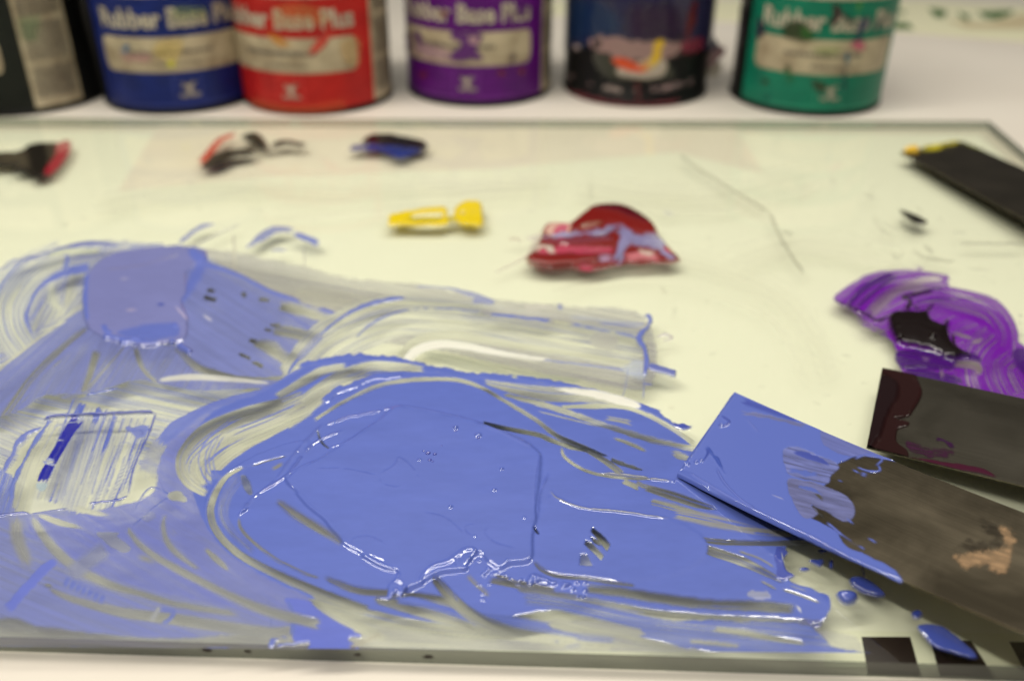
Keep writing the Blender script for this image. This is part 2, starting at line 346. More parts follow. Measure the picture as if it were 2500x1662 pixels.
def can(key, cx, cy, label, colors, face, side, writing=True, extra=None):
    """face: label centre angle; side: +1 / -1 where the cream print strip sits"""
    rz = math.atan2(-cx, cy); e = empty('ink_can', (cx, cy, CT), rz); tag(e, label, 'ink can', 'ink cans behind the glass plate'); CANS[key] = e
    ring_mesh('body', [(0, .002), (CR-.004, .002), (CR-.0025, .0), (CR-.0005, .0), (CR+.0006, .0012), (CR+.0006, .0030), (CR-.0006, .0042), (CR-.0006, CHT-.005),
                       (CR+.0006, CHT-.004), (CR+.0008, CHT), (CR-.002, CHT+.0008), (CR-.004, CHT-.003), (0, CHT-.003)], M_black if writing else M_black, e)
    if not writing: return e
    main, dk = colors
    lm = mat('can_label', main, .38, vary=((55, 55, 90), dk, main), spec=.25)
    half = 68
    cyl_patch('label', face-half, face+half, .0046, CHT-.008, .0, lm, e)
    cyl_patch('name_panel', face-58, face+54, .0305, .0545, .0003, M_cream, e, rad=.005)
    cyl_patch('brand_panel', face-60, face+60, .0815, .100, .0003, M_let, e, rad=.002)
    text_on_can('lettering', 'Rubber Base Plus', face-1, .0610, .0182, .0005, M_let, e, bold=.00055, length=.106)
    sp = cyl_patch('side_panel', face+side*half, face+side*(half+36), .0046, CHT-.008, -.0002, M_cream, e) if side > 0 else None
    rr = random.Random(hash(key) % 7 if False else len(key))
    vs, fs = [], []
    def bar(a0, a1, z0, z1, off=.0004):
        n = 4; b = len(vs)
        for i in range(n+1):
            a = math.radians(a0+(a1-a0)*i/n)
            for z in (z0, z1): vs.append(((CR+off)*math.sin(a), -(CR+off)*math.cos(a), z))
        for i in range(n): fs.append((b+2*i, b+2*i+2, b+2*i+3, b+2*i+1))
    s0 = face+side*(half+3 if side > 0 else half+33); z = .012
    while z < .095:
        a = s0
        while a < s0+29:
            l = rr.uniform(1.5, 6); bar(a, min(a+l, s0+30), z, z+.0009); a += l+.8
        z += .0022 if (z % .03) > .004 else .006
    if side != 0: mesh('small_print', vs, fs, M_small, e, False)
    vs, fs = [], []
    for zz, a0, a1 in ((.0425, -34, 22), (.0345, -14, 14)):
        a = a0
        while a < a1:
            l = rr.uniform(1.2, 2.6)
            bar(face+a, face+a+l, zz+rr.uniform(0, .0006), zz+(.0032 if a0 < -20 else .002)*rr.uniform(.6, 1.1), .0006); a += l+rr.uniform(.5, 1.4)
    mesh('name_print', vs, fs, M_small, e, False)
    vs, fs = wing_shapes(face+3, .0185, .00062)
    em = mesh('emblem', vs, fs, M_let, e, False)
    fm = mat('emblem_frame', tuple(min(1, c*1.6+.03) for c in main), .4)
    vs, fs = [], []
    b0, b1, z0, z1 = face-8, face+12, .0095, .0275
    bar(b0, b1, z1-.0006, z1, .0003); bar(b0, b0+.6, z0, z1-.0006, .0003); bar(b1-.6, b1, z0, z1-.0006, .0003)
    mesh('emblem_frame', vs, fs, fm, e, False)
    text_on_can('emblem_lettering', 'van son', face+3, .0125, .0052, .0007, M_let, e, bold=.0001, length=.014)
    vs, fs = [], []; a = -40
    while a < 40:
        l = rr.uniform(1, 3); bar(face+a, face+a+l, .0068, .0076, .0003); a += l+.7
    mesh('bottom_print', vs, fs, fm, e, False)
    return e
def cxy(xl, xr, yb, ylow):
    c = P((xl+xr)/2, ylow, TZ); d = np.array([c[0], c[1]]); n = d/np.linalg.norm(d); q = d+n*CR; return q[0], q[1]
can('black', *cxy(-100, 271, 238, 281), 'black ink can with cream side print at the far left', ((.010, .012, .010), (.006, .008, .006)), -66, 1)
can('blue', *cxy(278, 634, 237, 279), 'blue ink can with smeared cream label between black and red cans', ((.006, .020, .17), (.004, .012, .10)), 2, 0)
can('red', *cxy(604, 966, 236, 283), 'bright red ink can standing between the blue and purple cans', ((.50, .016, .012), (.34, .009, .009)), -23, 1)
can('purple', *cxy(990, 1352, 226, 263), 'purple ink can with ink spots on its cream label', ((.115, .004, .19), (.07, .003, .12)), -12, 1)
can('dark', *cxy(1367, 1722, 212, 263), 'black ink can thickly smeared with dark blue ink', ((.02, .02, .02),)*2, 0, 0, writing=False)
can('green', *cxy(1766, 2138, 240, 284), 'green ink can with dark drips at the right end of the row', ((.006, .21, .12), (.005, .13, .08)), 16, 0)

# stains on the cans: ink dried on the curved tin, parts of their can
def can_paint(key, off=.0009, st=.0007):
    e = CANS[key]; bpy.context.view_layer.update(); mw = np.array(e.matrix_world)
    a = np.arange(math.radians(-88), math.radians(88), st/CR); z = np.arange(.001, CHT-.002, st); Aa, Z = np.meshgrid(a, z)
    L = np.stack([(CR+off)*np.sin(Aa), -(CR+off)*np.cos(Aa), Z], -1); N = np.stack([np.sin(Aa), -np.cos(Aa), Z*0], -1)
    W_ = L@mw[:3, :3].T+mw[:3, 3]; k = Ink(W_, N); k.pos = L; return k
STAIN_DK, ST_BLUE, ST_RED, ST_YEL, ST_PINK, ST_CREAM = (.012, .008, .014), (.012, .06, .22), (.42, .02, .015), (.75, .50, .02), (.50, .16, .24), (.55, .50, .40)
k = can_paint('blue')
k.line('A', [(700, 270), (750, 290)], 50, .8, .05, (.02, .16, .35), jit=5); k.line('A', [(1040, 210), (1060, 230)], 40, .7, .05, (.03, .25, .45), jit=5)
k.poly('A', [(900, 250), (1040, 220), (1060, 270), (1000, 360), (900, 320)], .35, .05, (.8, .6, .15), soft=12, jit=8); k.line('A', [(950, 375), (1020, 370)], 30, .8, .05, (.65, .62, .05), jit=4)
k.poly('A', [(700, 320), (860, 320), (850, 360), (730, 360)], .3, .05, (.6, .2, .3), soft=10, jit=6); k.line('A', [(980, 80), (1200, 80)], 90, .25, .05, (.3, .4, .1), sa=.3)
k.build('ink_stain', M_mark, CANS['blue'])
k = can_paint('red')
k.poly('A', [(1780, 300), (1860, 190), (1900, 200), (1870, 270), (1810, 310)], .8, .1, (.62, .05, .03), soft=4, jit=5); k.poly('A', [(1540, 190), (1600, 210), (1680, 260), (1620, 270), (1560, 230)], .6, .1, (.7, .3, .03), soft=8)
k.line('A', [(1850, 190), (1870, 230)], 30, .6, .1, (.28, .01, .03), jit=4); k.poly('A', [(1960, 250), (2060, 230), (2060, 370), (1980, 350)], .35, .05, (.65, .42, .15), soft=14)
k.poly('A', [(1600, 40), (1800, 40), (1900, 130), (1600, 150)], .25, .05, (.7, .35, .1), soft=20); k.line('A', [(1440, 590), (1700, 640), (2000, 600)], 60, .35, .05, (.65, .10, .02), soft=14)
k.build('ink_stain', M_mark, CANS['red'])
k = can_paint('purple')
PU = (.10, .01, .16)
k.poly('B', [(560, 200), (700, 215), (720, 260), (690, 330), (720, 380), (620, 390), (520, 380), (560, 320), (600, 280), (520, 240)], .9, .15, PU, jit=9); k.poly('B', [(640, 240), (690, 240), (700, 280), (650, 280)], .7, .1, (.5, .3, .35), jit=3)
k.line('B', [(300, 190), (320, 260), (330, 310)], 40, .8, .1, PU, jit=4); k.line('B', [(940, 340), (905, 400)], 26, .9, .1, (.05, .02, .05)); k.line('B', [(1010, 20), (960, 110)], 50, .85, .1, PU, jit=5)
k.line('B', [(240, 210), (260, 330)], 40, .8, .1, PU, jit=6); k.poly('B', [(330, 280), (500, 330), (500, 390), (300, 340)], .35, .05, (.5, .25, .45), soft=16)
for q in ((980, 460), (850, 470), (350, 480), (480, 90)): k.bead('B', [q], 10, .1, (.16, .01, .03))
k.build('ink_stain', M_mark, CANS['purple'])
k = can_paint('green')
DG = (.02, .035, .006)
k.poly('C', [(820, 170), (880, 140), (960, 160), (1000, 250), (900, 260), (820, 230)], .9, .15, DG, soft=10, jit=6); k.poly('C', [(940, 160), (1010, 210), (1000, 260), (940, 240)], .7, .1, (.03, .12, .01), soft=8)
k.line('C', [(1150, 20), (1160, 100), (1110, 170)], [40, 50, 20], .9, .15, (.05, .01, .015), jit=5); k.line('C', [(1160, 60), (1230, 120), (1290, 150)], 18, .9, .15, STAIN_DK)
k.line('C', [(1360, 110), (1320, 190), (1280, 280)], [50, 40, 20], .8, .1, (.015, .03, .10), jit=6); k.line('C', [(1440, 120), (1410, 210)], 30, .6, .1, (.02, .06, .08), jit=4); k.line('C', [(1310, 0), (1300, 80)], 22, .7, .1, (.1, .35, .03))
k.poly('C', [(1260, 280), (1330, 270), (1340, 310), (1290, 330)], .7, .1, (.6, .1, .2), jit=6); k.line('C', [(1230, 330), (1225, 420)], 24, .8, .1, (.05, .18, .25)); k.line('C', [(1210, 440), (1210, 600)], [20, 10], .7, .1, (.02, .05, .08), jit=3)
k.poly('C', [(650, 110), (700, 150), (690, 230), (640, 230)], .8, .1, (.03, .02, .05), soft=8, jit=6); k.line('C', [(700, 600), (740, 630)], 36, .6, .1, (.01, .08, .10), jit=5)
k.poly('C', [(1020, 300), (1180, 300), (1160, 350), (1040, 350)], .3, .05, (.2, .35, .05), soft=14); k.line('C', [(830, 430), (870, 540)], 40, .4, .05, (.03, .18, .03), jit=8); k.poly('C', [(1000, 510), (1080, 540), (1060, 600), (1020, 570)], .7, .1, (.04, .05, .02))
k.line('C', [(560, 40), (560, 180), (580, 260)], 30, .8, .1, STAIN_DK, jit=6)
for q in ((705, 525), (845, 440), (1080, 560)): k.bead('C', [q], 8, .1, DG)
k.build('ink_stain', M_mark, CANS['green'])
k = can_paint('black')
k.poly('A', [(100, 110), (230, 100), (210, 220), (150, 230)], .4, .05, (.15, .25, .12), soft=14, jit=10); k.build('ink_stain', M_mark, CANS['black'])
k = can_paint('dark', off=.0006)
k.poly('B', [(1180, -60), (2200, -60), (2200, 300), (2000, 250), (1700, 262), (1480, 235), (1400, 280), (1200, 280)], 1, .3, (.022, .020, .060), jit=8)
k.poly('B', [(1200, -20), (1500, 30), (1640, 180), (1500, 250), (1210, 260)], .85, .3, (.009, .028, .09), soft=40, jit=16); k.poly('B', [(1700, 40), (2000, 60), (2000, 250), (1700, 250)], .6, .3, (.045, .022, .065), soft=50, jit=10)
k.poly('B', [(1400, 290), (1480, 240), (1700, 255), (1800, 265), (1960, 270), (2010, 320), (1900, 370), (1700, 380), (1500, 340)], .9, .1, (.32, .20, .19), jit=12, js=12)
k.poly('B', [(1430, 350), (1560, 360), (1620, 470), (1780, 500), (1870, 470), (1900, 390), (1960, 480), (1900, 510), (1650, 520), (1500, 480)], 1, .1, (.035, .036, .028), jit=4)
k.poly('B', [(1590, 440), (1700, 400), (1850, 380), (1910, 410), (1880, 480), (1780, 500), (1640, 490)], 1, .1, (.42, .36, .30), soft=8, jit=6)
k.poly('B', [(1550, 375), (1640, 375), (1740, 420), (1790, 450), (1700, 465), (1590, 420)], 1, .15, (.60, .07, .02), soft=6); k.line('B', [(1770, 440), (1840, 370), (1850, 290), (1890, 280)], [60, 50, 50], 1, .15, (.66, .42, .02), soft=8, taper=(30, 2))
k.line('B', [(1740, 430), (1800, 420)], 50, 1, .15, (.62, .22, .02), soft=14); k.poly('B', [(1440, 270), (1480, 260), (1480, 300), (1450, 300)], .9, .1, STAIN_DK); k.line('B', [(1300, 300), (1360, 310)], 30, .9, .1, (.45, .36, .35), jit=4)
k.line('B', [(2090, 0), (2060, 160), (2020, 250)], [50, 40, 30], .8, .2, (.12, .006, .012), jit=6); k.poly('B', [(2000, 270), (2120, 250), (2120, 330), (2020, 340)], .8, .2, (.22, .03, .06), jit=8)
k.line('B', [(1270, 480), (1360, 530), (1440, 545)], 34, .45, .1, (.40, .27, .27), jit=5, dash=.42); k.line('B', [(1480, 560), (1600, 575), (1720, 578)], 34, .55, .1, (.45, .36, .33), jit=5, dash=.4)
k.line('B', [(1760, 575), (1900, 560), (2080, 515)], 34, .55, .1, (.40, .28, .28), jit=5, dash=.4)
k.line('B', [(1240, 600), (1500, 665), (1740, 690), (2000, 660)], 60, .8, .2, (.14, .02, .03), jit=5, soft=8); k.line('B', [(1720, 500), (1730, 690)], 30, .7, .1, (.10, .01, .015), jit=5)
k.build('ink_smear', M_dark, CANS['dark'])
# torn, ink-stained flap hanging off the right of the dark can
mw = CANS['dark'].matrix_world.inverted(); Yd = CANS['dark'].location.y-.005
def vp(x, y):
    d = Fv*FPX+rv*(x-1250)+uv*(831-y); return np.array([0, 0, CH])+d*(Yd/d[1])
def flap(name, q, m, dy):
    vs = [vp(*p) for p in T('B', q)]; n = len(vs); vs = [v+np.array([0, dy, 0]) for v in vs]+[v+np.array([0, dy+.0012, 0]) for v in vs]
    vs = [mw @ Vector(v) for v in vs]
    mesh(name, vs, [tuple(range(n)), tuple(range(2*n-1, n-1, -1))]+[(i, n+i, n+(i+1) % n, (i+1) % n) for i in range(n)], m, CANS['dark'])
flap('torn_flap', [(2080, -60), (2180, -60), (2180, 180), (2240, 290), (2150, 370), (2060, 330)], mat('flap_blue', (.02, .03, .075), .5, vary=((90,)*3, (.012, .012, .05), (.035, .05, .10))), 0)
flap('torn_flap', [(2150, 370), (2240, 290), (2285, 310), (2275, 350), (2180, 440), (2130, 440)], mat('flap_pink', (.30, .17, .19), .6, vary=((120,)*3, (.10, .05, .07), (.42, .27, .27))), -.0006)
flap('torn_flap', [(2120, 440), (2180, 440), (2240, 400), (2270, 420), (2240, 500), (2140, 500)], mat('flap_pale', (.48, .44, .36), .6), .002)

# ------------------------------------------------------------------ inks on the glass
B0 = (.108, .155, .53); BL_ = (.125, .168, .55); BG = (.18, .21, .50); BD = (.012, .014, .32); BM = (.065, .092, .42); WH = (.80, .78, .82)
k = Ink(plane_grid(-.245, .150, .1735, .455, .00027))
# ground film, thin and streaky
k.poly('F', [(-200, 640), (0, 602), (100, 580), (240, 556), (400, 566), (470, 575), (600, 640), (800, 735), (700, 830), (620, 890), (300, 905), (180, 915), (-200, 1200)], .44, .06, BG, soft=10, jit=6, sa=.34, ang=-20, ss=(200, 4))
k.poly('F', [(470, 580), (640, 600), (800, 640), (960, 655), (1140, 690), (1300, 705), (1485, 730), (1495, 890), (1300, 870), (900, 790), (700, 830), (640, 700)], .46, .05, (.26, .25, .31), soft=10, jit=4, sa=.16, ang=11)
k.poly('F', [(-200, 1180), (300, 1180), (420, 1120), (500, 1230), (640, 1330), (850, 1420), (1240, 1480), (1000, 1512), (600, 1508), (-200, 1455)], .84, .08, BG, soft=12, jit=4, sa=.24, ang=22, ss=(220, 5))
k.poly('F', [(-200, 1400), (0, 1430), (400, 1470), (800, 1430), (1300, 1430), (1900, 1450), (1990, 1505), (1960, 1530), (1300, 1535), (800, 1520), (300, 1495), (-200, 1478)], .26, .04, (.26, .26, .38), soft=10, jit=3, sa=.10, ang=3)
# upper left: swirl and blob
k.line('E', [(420, 300), (190, 440), (60, 620), (70, 800), (170, 950)], [180, 260, 260, 200], .20, .10, B0, soft=8, sa=.30, ss=(220, 3.2), comb=.6)
k.line('E', [(0, 385), (120, 345)], 10, .8, .2, BL_, jit=2); k.line('E', [(110, 362), (330, 300), (560, 245), (760, 262)], [8, 18, 26, 12], .9, .3, BM, jit=2)
k.line('E', [(-60, 430), (150, 365), (420, 300)], 8, .8, .2, BG, jit=1); k.line('E', [(300, 330), (420, 300), (640, 300)], [20, 40, 30], .35, .1, (.3, .35, .3), sa=.3)
for x in range(830, 1030, 24): k.line('E', [(x, 285), (x+14, 238+(x % 3)*8-(x-830)*.08)], 11, .8, .2, BL_, taper=(3, 5))
k.poly('E', [(560, 400), (300, 480), (200, 640), (190, 760), (230, 820), (330, 740), (440, 690), (545, 600)], .45, .08, BG, sa=.5, ang=-60, ss=(60, 6))
k.line('E', [(470, 450), (440, 560), (420, 660)], [50, 60, 20], .12, .02, None, soft=10); k.line('E', [(330, 500), (340, 620), (400, 680)], [40, 60, 20], .2, .05, (.5, .55, .6), sa=.3, soft=8)
k.line('E', [(580, 395), (400, 440), (260, 520), (190, 640), (168, 740), (215, 830)], [60, 44, 26, 18, 14, 10], .92, .25, BL_, jit=2)
k.line('E', [(410, 430), (430, 340), (400, 320)], [40, 24, 10], .8, .2, BL_, jit=3)
k.poly('E', [(-100, 1130), (0, 1060), (200, 900), (400, 760), (550, 660), (620, 760), (700, 860), (560, 900), (330, 1040), (100, 1310), (-100, 1480)], .86, .12, BG, jit=3, sa=.14, ang=-42)
k.line('E', [(-60, 1090), (0, 1040), (250, 850), (535, 625)], [14, 18, 12], .15, .02, None, soft=3, ridge=.15); k.line('E', [(-60, 1460), (60, 1300), (200, 1110), (400, 910), (560, 780)], [40, 46, 40, 24], .22, .03, None, soft=7)
k.poly('E', [(-60, 1460), (120, 1290), (300, 1080), (520, 900), (700, 870), (860, 890), (1060, 900), (1200, 950), (1500, 1085), (1800, 1100), (1700, 1170), (1300, 1190), (1000, 1135), (840, 1120), (600, 1200), (300, 1212), (150, 1300)], .80, .10, BG, jit=3, sa=.2, ang=-58, ss=(90, 5))
k.line('E', [(620, 925), (575, 1080), (520, 1210)], [56, 40, 20], .12, .02, None, soft=7); k.line('E', [(800, 900), (680, 1040), (530, 1210)], [10, 18, 22], .15, .02, None, ridge=.2)
k.line('E', [(860, 905), (910, 1040), (1010, 1140)], [34, 30, 22], .12, .02, None, soft=4, ridge=.25); k.line('E', [(1110, 900), (1260, 1040), (1420, 1085), (1600, 1100), (1850, 1110)], [30, 60, 40, 20], .15, .02, None, soft=8, ridge=.2)
k.line('E', [(1010, 1120), (1200, 1100), (1450, 1112), (1720, 1140)], [20, 40, 34, 12], .5, .1, (.90, .90, .88), soft=8, ridge=.3)  # pale film, lamp glare on the ink put in as colour
# cross-hatched film round the scraped rectangle
k.poly('E', [(840, 1122), (1010, 1140), (1300, 1185), (1720, 1175), (1640, 1260), (1350, 1330), (1120, 1470), (1000, 1640), (880, 1640), (980, 1330), (480, 1330), (330, 1370), (120, 1500), (-100, 1640), (-100, 1420), (150, 1300), (300, 1212), (480, 1240)], .20, .05, B0, soft=4, jit=3, sa=.42, ang=12, ss=(200, 3.4))
k.line('E', [(840, 1122), (760, 1160), (830, 1150)], 14, .02, .1, None); k.line('E', [(540, 1215), (660, 1190), (760, 1170)], 10, .9, .3, B0)
k.line('G', [(1150, 30), (960, 180), (860, 400)], [60, 120, 150], .30, .06, BG, soft=8, sa=.35, ss=(18, 60))
k.poly('G', [(-100, 60), (250, 90), (140, 180), (70, 330), (-100, 420)], .30, .06, BG, soft=6, sa=.35, ang=24, ss=(120, 3.5))
k.poly('G', [(-100, 380), (70, 380), (60, 590), (-100, 640)], .75, .1, BL_, sa=.3, ang=-70)
k.poly('G', [(375, 42), (900, 22), (850, 160), (742, 490), (630, 530), (400, 572), (180, 602), (85, 590), (105, 400), (240, 100)], .10, .04, (.20, .24, .58), soft=3, jit=2, curve=False)
k.line('G', [(640, 20), (560, 240), (430, 590)], [470, 480, 470], .15, .10, (.07, .11, .50), soft=3, sa=.26, ss=(110, 2.6), taper=(3, 3), op=.95, comb=.8, cs=4.2)
for xx, w_ in ((470, 14), (520, 10), (555, 7), (600, 12), (640, 6), (672, 9), (720, 6), (765, 10), (800, 6), (842, 8)):
    k.line('G', [(xx, 40+xx*.01), (xx-72, 250), (xx-150-(xx % 7)*3, 545-(xx-470)*.12)], [w_, w_*.7, w_], .62, .16, (.075, .115, .50), soft=2, jit=1.4, dash=.33+.02*(xx % 5), taper=(3, 20))
k.line('G', [(500, 40), (440, 260), (350, 540)], [150, 140, 130], .30, .06, (.10, .14, .50), soft=20, sa=.3, ss=(160, 3.4), op=.7)
k.line('G', [(330, 60), (210, 300), (120, 590)], [90, 110, 100], .06, .02, None, soft=10, taper=(6, 6))
k.line('G', [(450, 55), (385, 150), (310, 280), (240, 415)], [70, 62, 58, 56], .97, .10, BD, soft=2.5, jit=1.5, sa=.08, taper=(3, 3)); k.line('G', [(310, 175), (375, 180)], 8, .5, .1, BG); k.line('G', [(255, 290), (320, 310)], 40, .6, .1, (.2, .25, .6), sa=.5, ss=(6, 6))
k.poly('G', [(215, 430), (275, 425), (260, 465), (230, 470)], .5, .05, (.2, .35, .55), soft=5)
k.line('G', [(250, 60), (380, 42), (660, 30), (900, 18)], [16, 12, 14, 12], 1, .9, BM, soft=2, jit=1.6, rnd=.5); k.line('G', [(380, 36), (450, 34), (700, 12), (720, 10)], 5, 1, .7, (.02, .02, .10), soft=2, jit=1)
k.line('G', [(300, 55), (215, 170), (140, 300), (90, 400), (60, 520)], [18, 30, 16, 24, 26], .9, .4, B0, jit=4, soft=2.5); k.line('G', [(250, 100), (130, 160), (60, 280), (20, 370)], [20, 34, 14, 14], .9, .3, BL_, jit=5)
k.line('G', [(900, 18), (870, 120), (820, 230), (770, 350), (742, 490)], 11, .95, .5, BM, jit=2, soft=2); k.line('G', [(742, 492), (700, 515), (640, 530), (510, 545)], [18, 12, 14, 8], .95, .4, BM, jit=3, dash=.3)
k.line('G', [(400, 570), (260, 590), (180, 602)], 5, .9, .3, BM); k.poly('G', [(745, 95), (850, 100), (840, 150), (790, 160), (740, 130)], .85, .2, BL_, jit=8)
k.line('G', [(690, 190), (720, 190), (770, 200)], 4, .7, .1, B0); k.line('G', [(800, 110), (830, 140), (800, 145)], 6, .9, .2, BM)
k.line('G', [(-100, 620), (0, 612), (120, 596), (180, 602)], [14, 10, 12, 6], .9, .4, BM, jit=2); k.line('G', [(300, 100), (420, 75), (600, 60), (760, 80)], 6, .5, .1, BL_, jit=2, dash=.4)
# fan to the right of the blob
k.poly('E', [(1190, 300), (1400, 400), (1740, 565), (2180, 715), (2060, 800), (1950, 960), (1850, 1075), (1500, 1090), (1200, 960), (1120, 880), (1150, 600)], .90, .16, BG, soft=5, jit=3, sa=.13, ang=32, ss=(150, 9))
k.line('E', [(1300, 380), (1500, 440), (1740, 560), (2000, 640), (2190, 715)], [30, 26, 22, 16], .95, .3, BL_)
for q, w_ in (([(1780, 645), (1900, 670), (2040, 710), (2140, 735)], [60, 74, 60, 24]), ([(1730, 800), (1850, 815), (2000, 850), (2050, 860)], [40, 80, 60, 20]), ([(1620, 880), (1740, 920), (1860, 1020)], [40, 90, 50])):
    k.line('E', q, w_, .10, .02, None, soft=10, jit=3, sa=.08)
for q in ([(1300, 590), (1380, 610)], [(1320, 540), (1370, 560)], [(1540, 560), (1570, 590)], [(1650, 605), (1720, 615)], [(1790, 640), (1830, 660)], [(1690, 800), (1730, 800)], [(1720, 765), (1790, 770)], [(1590, 865), (1640, 870)], [(1520, 950), (1600, 985)], [(1610, 1000), (1680, 1030)]):
    k.line('E', q, 22, .35, .0, (.02, .02, .05), soft=3, jit=5, taper=(4, 4))
k.line('E', [(1260, 290), (1280, 400), (1200, 540), (1130, 650), (1040, 640)], [90, 70, 60, 30, 16], .95, .5, BL_, soft=14, jit=5)
k.poly('E', [(545, 560), (566, 440), (640, 365), (740, 310), (900, 285), (1100, 268), (1210, 278), (1310, 300), (1290, 365), (1190, 440), (1190, 560), (1160, 640), (1200, 760), (1165, 870), (1020, 895), (920, 912), (850, 885), (740, 858), (640, 842), (565, 780), (545, 650)], .99, 1.1, (.19, .205, .47), soft=7, jit=3)
k.line('E', [(560, 440), (545, 600), (560, 760)], [24, 34, 26], 1, 1.3, BL_, soft=8); k.line('E', [(650, 845), (850, 880), (1020, 890)], 22, 1, 1.4, BL_, soft=8)
k.poly('E', [(760, 820), (1000, 775), (1130, 780), (1130, 850), (950, 880), (820, 860)], .9, 1.0, BL_, soft=12, jit=4); k.line('E', [(1210, 290), (1270, 350), (1300, 310)], [50, 70, 60], 1, 1.6, BL_, soft=10)
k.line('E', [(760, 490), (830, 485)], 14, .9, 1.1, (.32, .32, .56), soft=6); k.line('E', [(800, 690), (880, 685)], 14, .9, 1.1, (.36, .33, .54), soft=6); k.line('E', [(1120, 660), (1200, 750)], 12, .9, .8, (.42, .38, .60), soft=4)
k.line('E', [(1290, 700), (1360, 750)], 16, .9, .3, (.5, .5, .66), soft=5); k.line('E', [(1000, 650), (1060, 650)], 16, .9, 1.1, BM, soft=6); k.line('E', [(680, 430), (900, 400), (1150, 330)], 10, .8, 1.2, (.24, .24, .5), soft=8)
for q in ([(665, 780), (680, 815), (715, 840)], [(840, 860), (900, 875)], [(1140, 900), (1220, 950)], [(770, 878), (820, 885)], [(1090, 880), (1110, 890)], [(1110, 770), (1130, 795)]): k.line('E', q, 34, 1, 1.0, BL_, soft=6, tent=.6, jit=0, taper=(3, 3))
k.line('E', [(1140, 250), (1270, 150), (1440, 95)], [26, 26, 24], .85, .3, BG, jit=2); k.line('E', [(1150, 265), (1330, 160), (1450, 120)], [24, 30, 16], .03, 0, None); k.line('E', [(1200, 280), (1360, 200), (1540, 120)], 12, .5, .1, (.4, .4, .45)); k.line('E', [(1270, 275), (1400, 210), (1540, 130)], [16, 26, 14], .02, 0, None)
k.line('E', [(1580, 280), (1660, 210), (1760, 160), (1870, 165)], [20, 50, 40, 30], .75, .3, BG, jit=5, sa=.25); k.line('E', [(1870, 185), (1960, 220), (2040, 250)], [30, 34, 40], .9, .5, BL_, jit=4); k.line('E', [(1650, 330), (1700, 270)], 20, .04, 0, None)
k.line('E', [(1720, 290), (1840, 295)], 22, .5, .1, BG, jit=4); k.line('E', [(1490, 175), (1500, 420)], 14, .35, .05, (.22, .16, .2)); k.line('E', [(1940, 270), (1945, 400)], 10, .35, .05, (.22, .18, .25))
# second stroke, the scraped band running right
k.line('H', [(30, 530), (200, 330), (380, 230), (560, 170), (750, 165), (1100, 200), (1500, 275), (1965, 360)], [200, 250, 260, 220, 200, 200, 210], .13, .08, (.22, .24, .42), soft=6, sa=.30, ss=(230, 3.4), comb=.3)
k.poly('H', [(1110, 112), (1530, 165), (1540, 205), (1110, 160)], .42, .08, (.28, .26, .38), soft=6, jit=4, sa=.12, ang=8); k.poly('H', [(1690, 255), (1810, 270), (1790, 345), (1675, 320)], .3, .06, (.28, .26, .38), soft=5); k.poly('H', [(60, 10), (300, 30), (370, 90), (220, 120), (80, 90)], .34, .06, (.22, .20, .27), soft=14, sa=.1, ang=10)
k.line('H', [(0, 490), (60, 400), (180, 270), (330, 150), (480, 88), (650, 58)], [12, 16, 14, 16, 24, 14], .95, .4, B0, jit=2); k.line('H', [(60, 400), (200, 260)], 40, .5, .1, BG, sa=.3)
k.line('H', [(380, 280), (450, 215), (560, 155), (700, 122), (900, 122), (1110, 150)], [14, 12, 10, 8], .75, .2, B0, jit=2, dash=.25); k.line('H', [(1110, 148), (1300, 170), (1450, 185)], 16, .85, .2, B0, jit=3); k.line('H', [(1560, 205), (1720, 238), (1850, 262), (1960, 290)], [16, 10, 12], .75, .2, B0, jit=3, dash=.3)
k.line('H', [(700, 0), (860, 5), (1000, 40), (1150, 80)], [10, 10, 30, 8], .7, .2, BG, jit=2); k.line('H', [(1010, 74), (1150, 86)], 26, .8, .2, BG, jit=4); k.line('H', [(1300, 110), (1500, 120)], 30, .45, .1, (.3, .25, .35), jit=6, dash=.4); k.line('H', [(1480, 112), (1520, 110)], 34, .9, .4, BG, jit=3); k.line('H', [(1560, 165), (1960, 205)], 14, .5, .1, BG, sa=.4); k.line('H', [(1700, 190), (1960, 215)], 30, .5, .1, BG, sa=.3); k.line('H', [(1450, 190), (1560, 205)], 20, .02, 0, None)
k.line('H', [(620, 400), (680, 320), (780, 275), (950, 268), (1250, 320), (1600, 370), (1900, 420)], [50, 50, 46, 34, 20], .22, .12, (.22, .22, .20), soft=7, sa=.08)
k.line('H', [(650, 410), (715, 350), (820, 318), (950, 322), (1200, 370), (1450, 405)], [46, 48, 44, 40, 26, 12], .62, .1, (.93, .92, .88), soft=9, ridge=.25, sa=.15)  # white streak: glare of the lamp on curved ink, painted as a pale film
k.line('H', [(750, 370), (1000, 425), (1300, 490), (1600, 520)], [40, 70, 60, 30], .25, .06, (.20, .24, .20), soft=8, sa=.18, ss=(200, 3)); k.line('H', [(860, 352), (1060, 415), (1300, 490)], 9, .02, .2, None)
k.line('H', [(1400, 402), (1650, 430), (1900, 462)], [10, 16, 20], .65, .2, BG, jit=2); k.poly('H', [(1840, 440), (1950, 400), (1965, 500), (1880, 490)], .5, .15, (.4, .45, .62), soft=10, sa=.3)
k.line('H', [(1955, 158), (1992, 172), (1985, 215), (1935, 285), (1960, 340), (1975, 420), (1962, 500)], [20, 22, 18, 30, 24, 26, 16], .95, 1.0, BL_, jit=3, soft=2); k.line('H', [(1985, 440), (2060, 462), (2135, 482)], [36, 34, 34], .95, .9, (.12, .15, .46), soft=2, jit=2, taper=(3, 3))
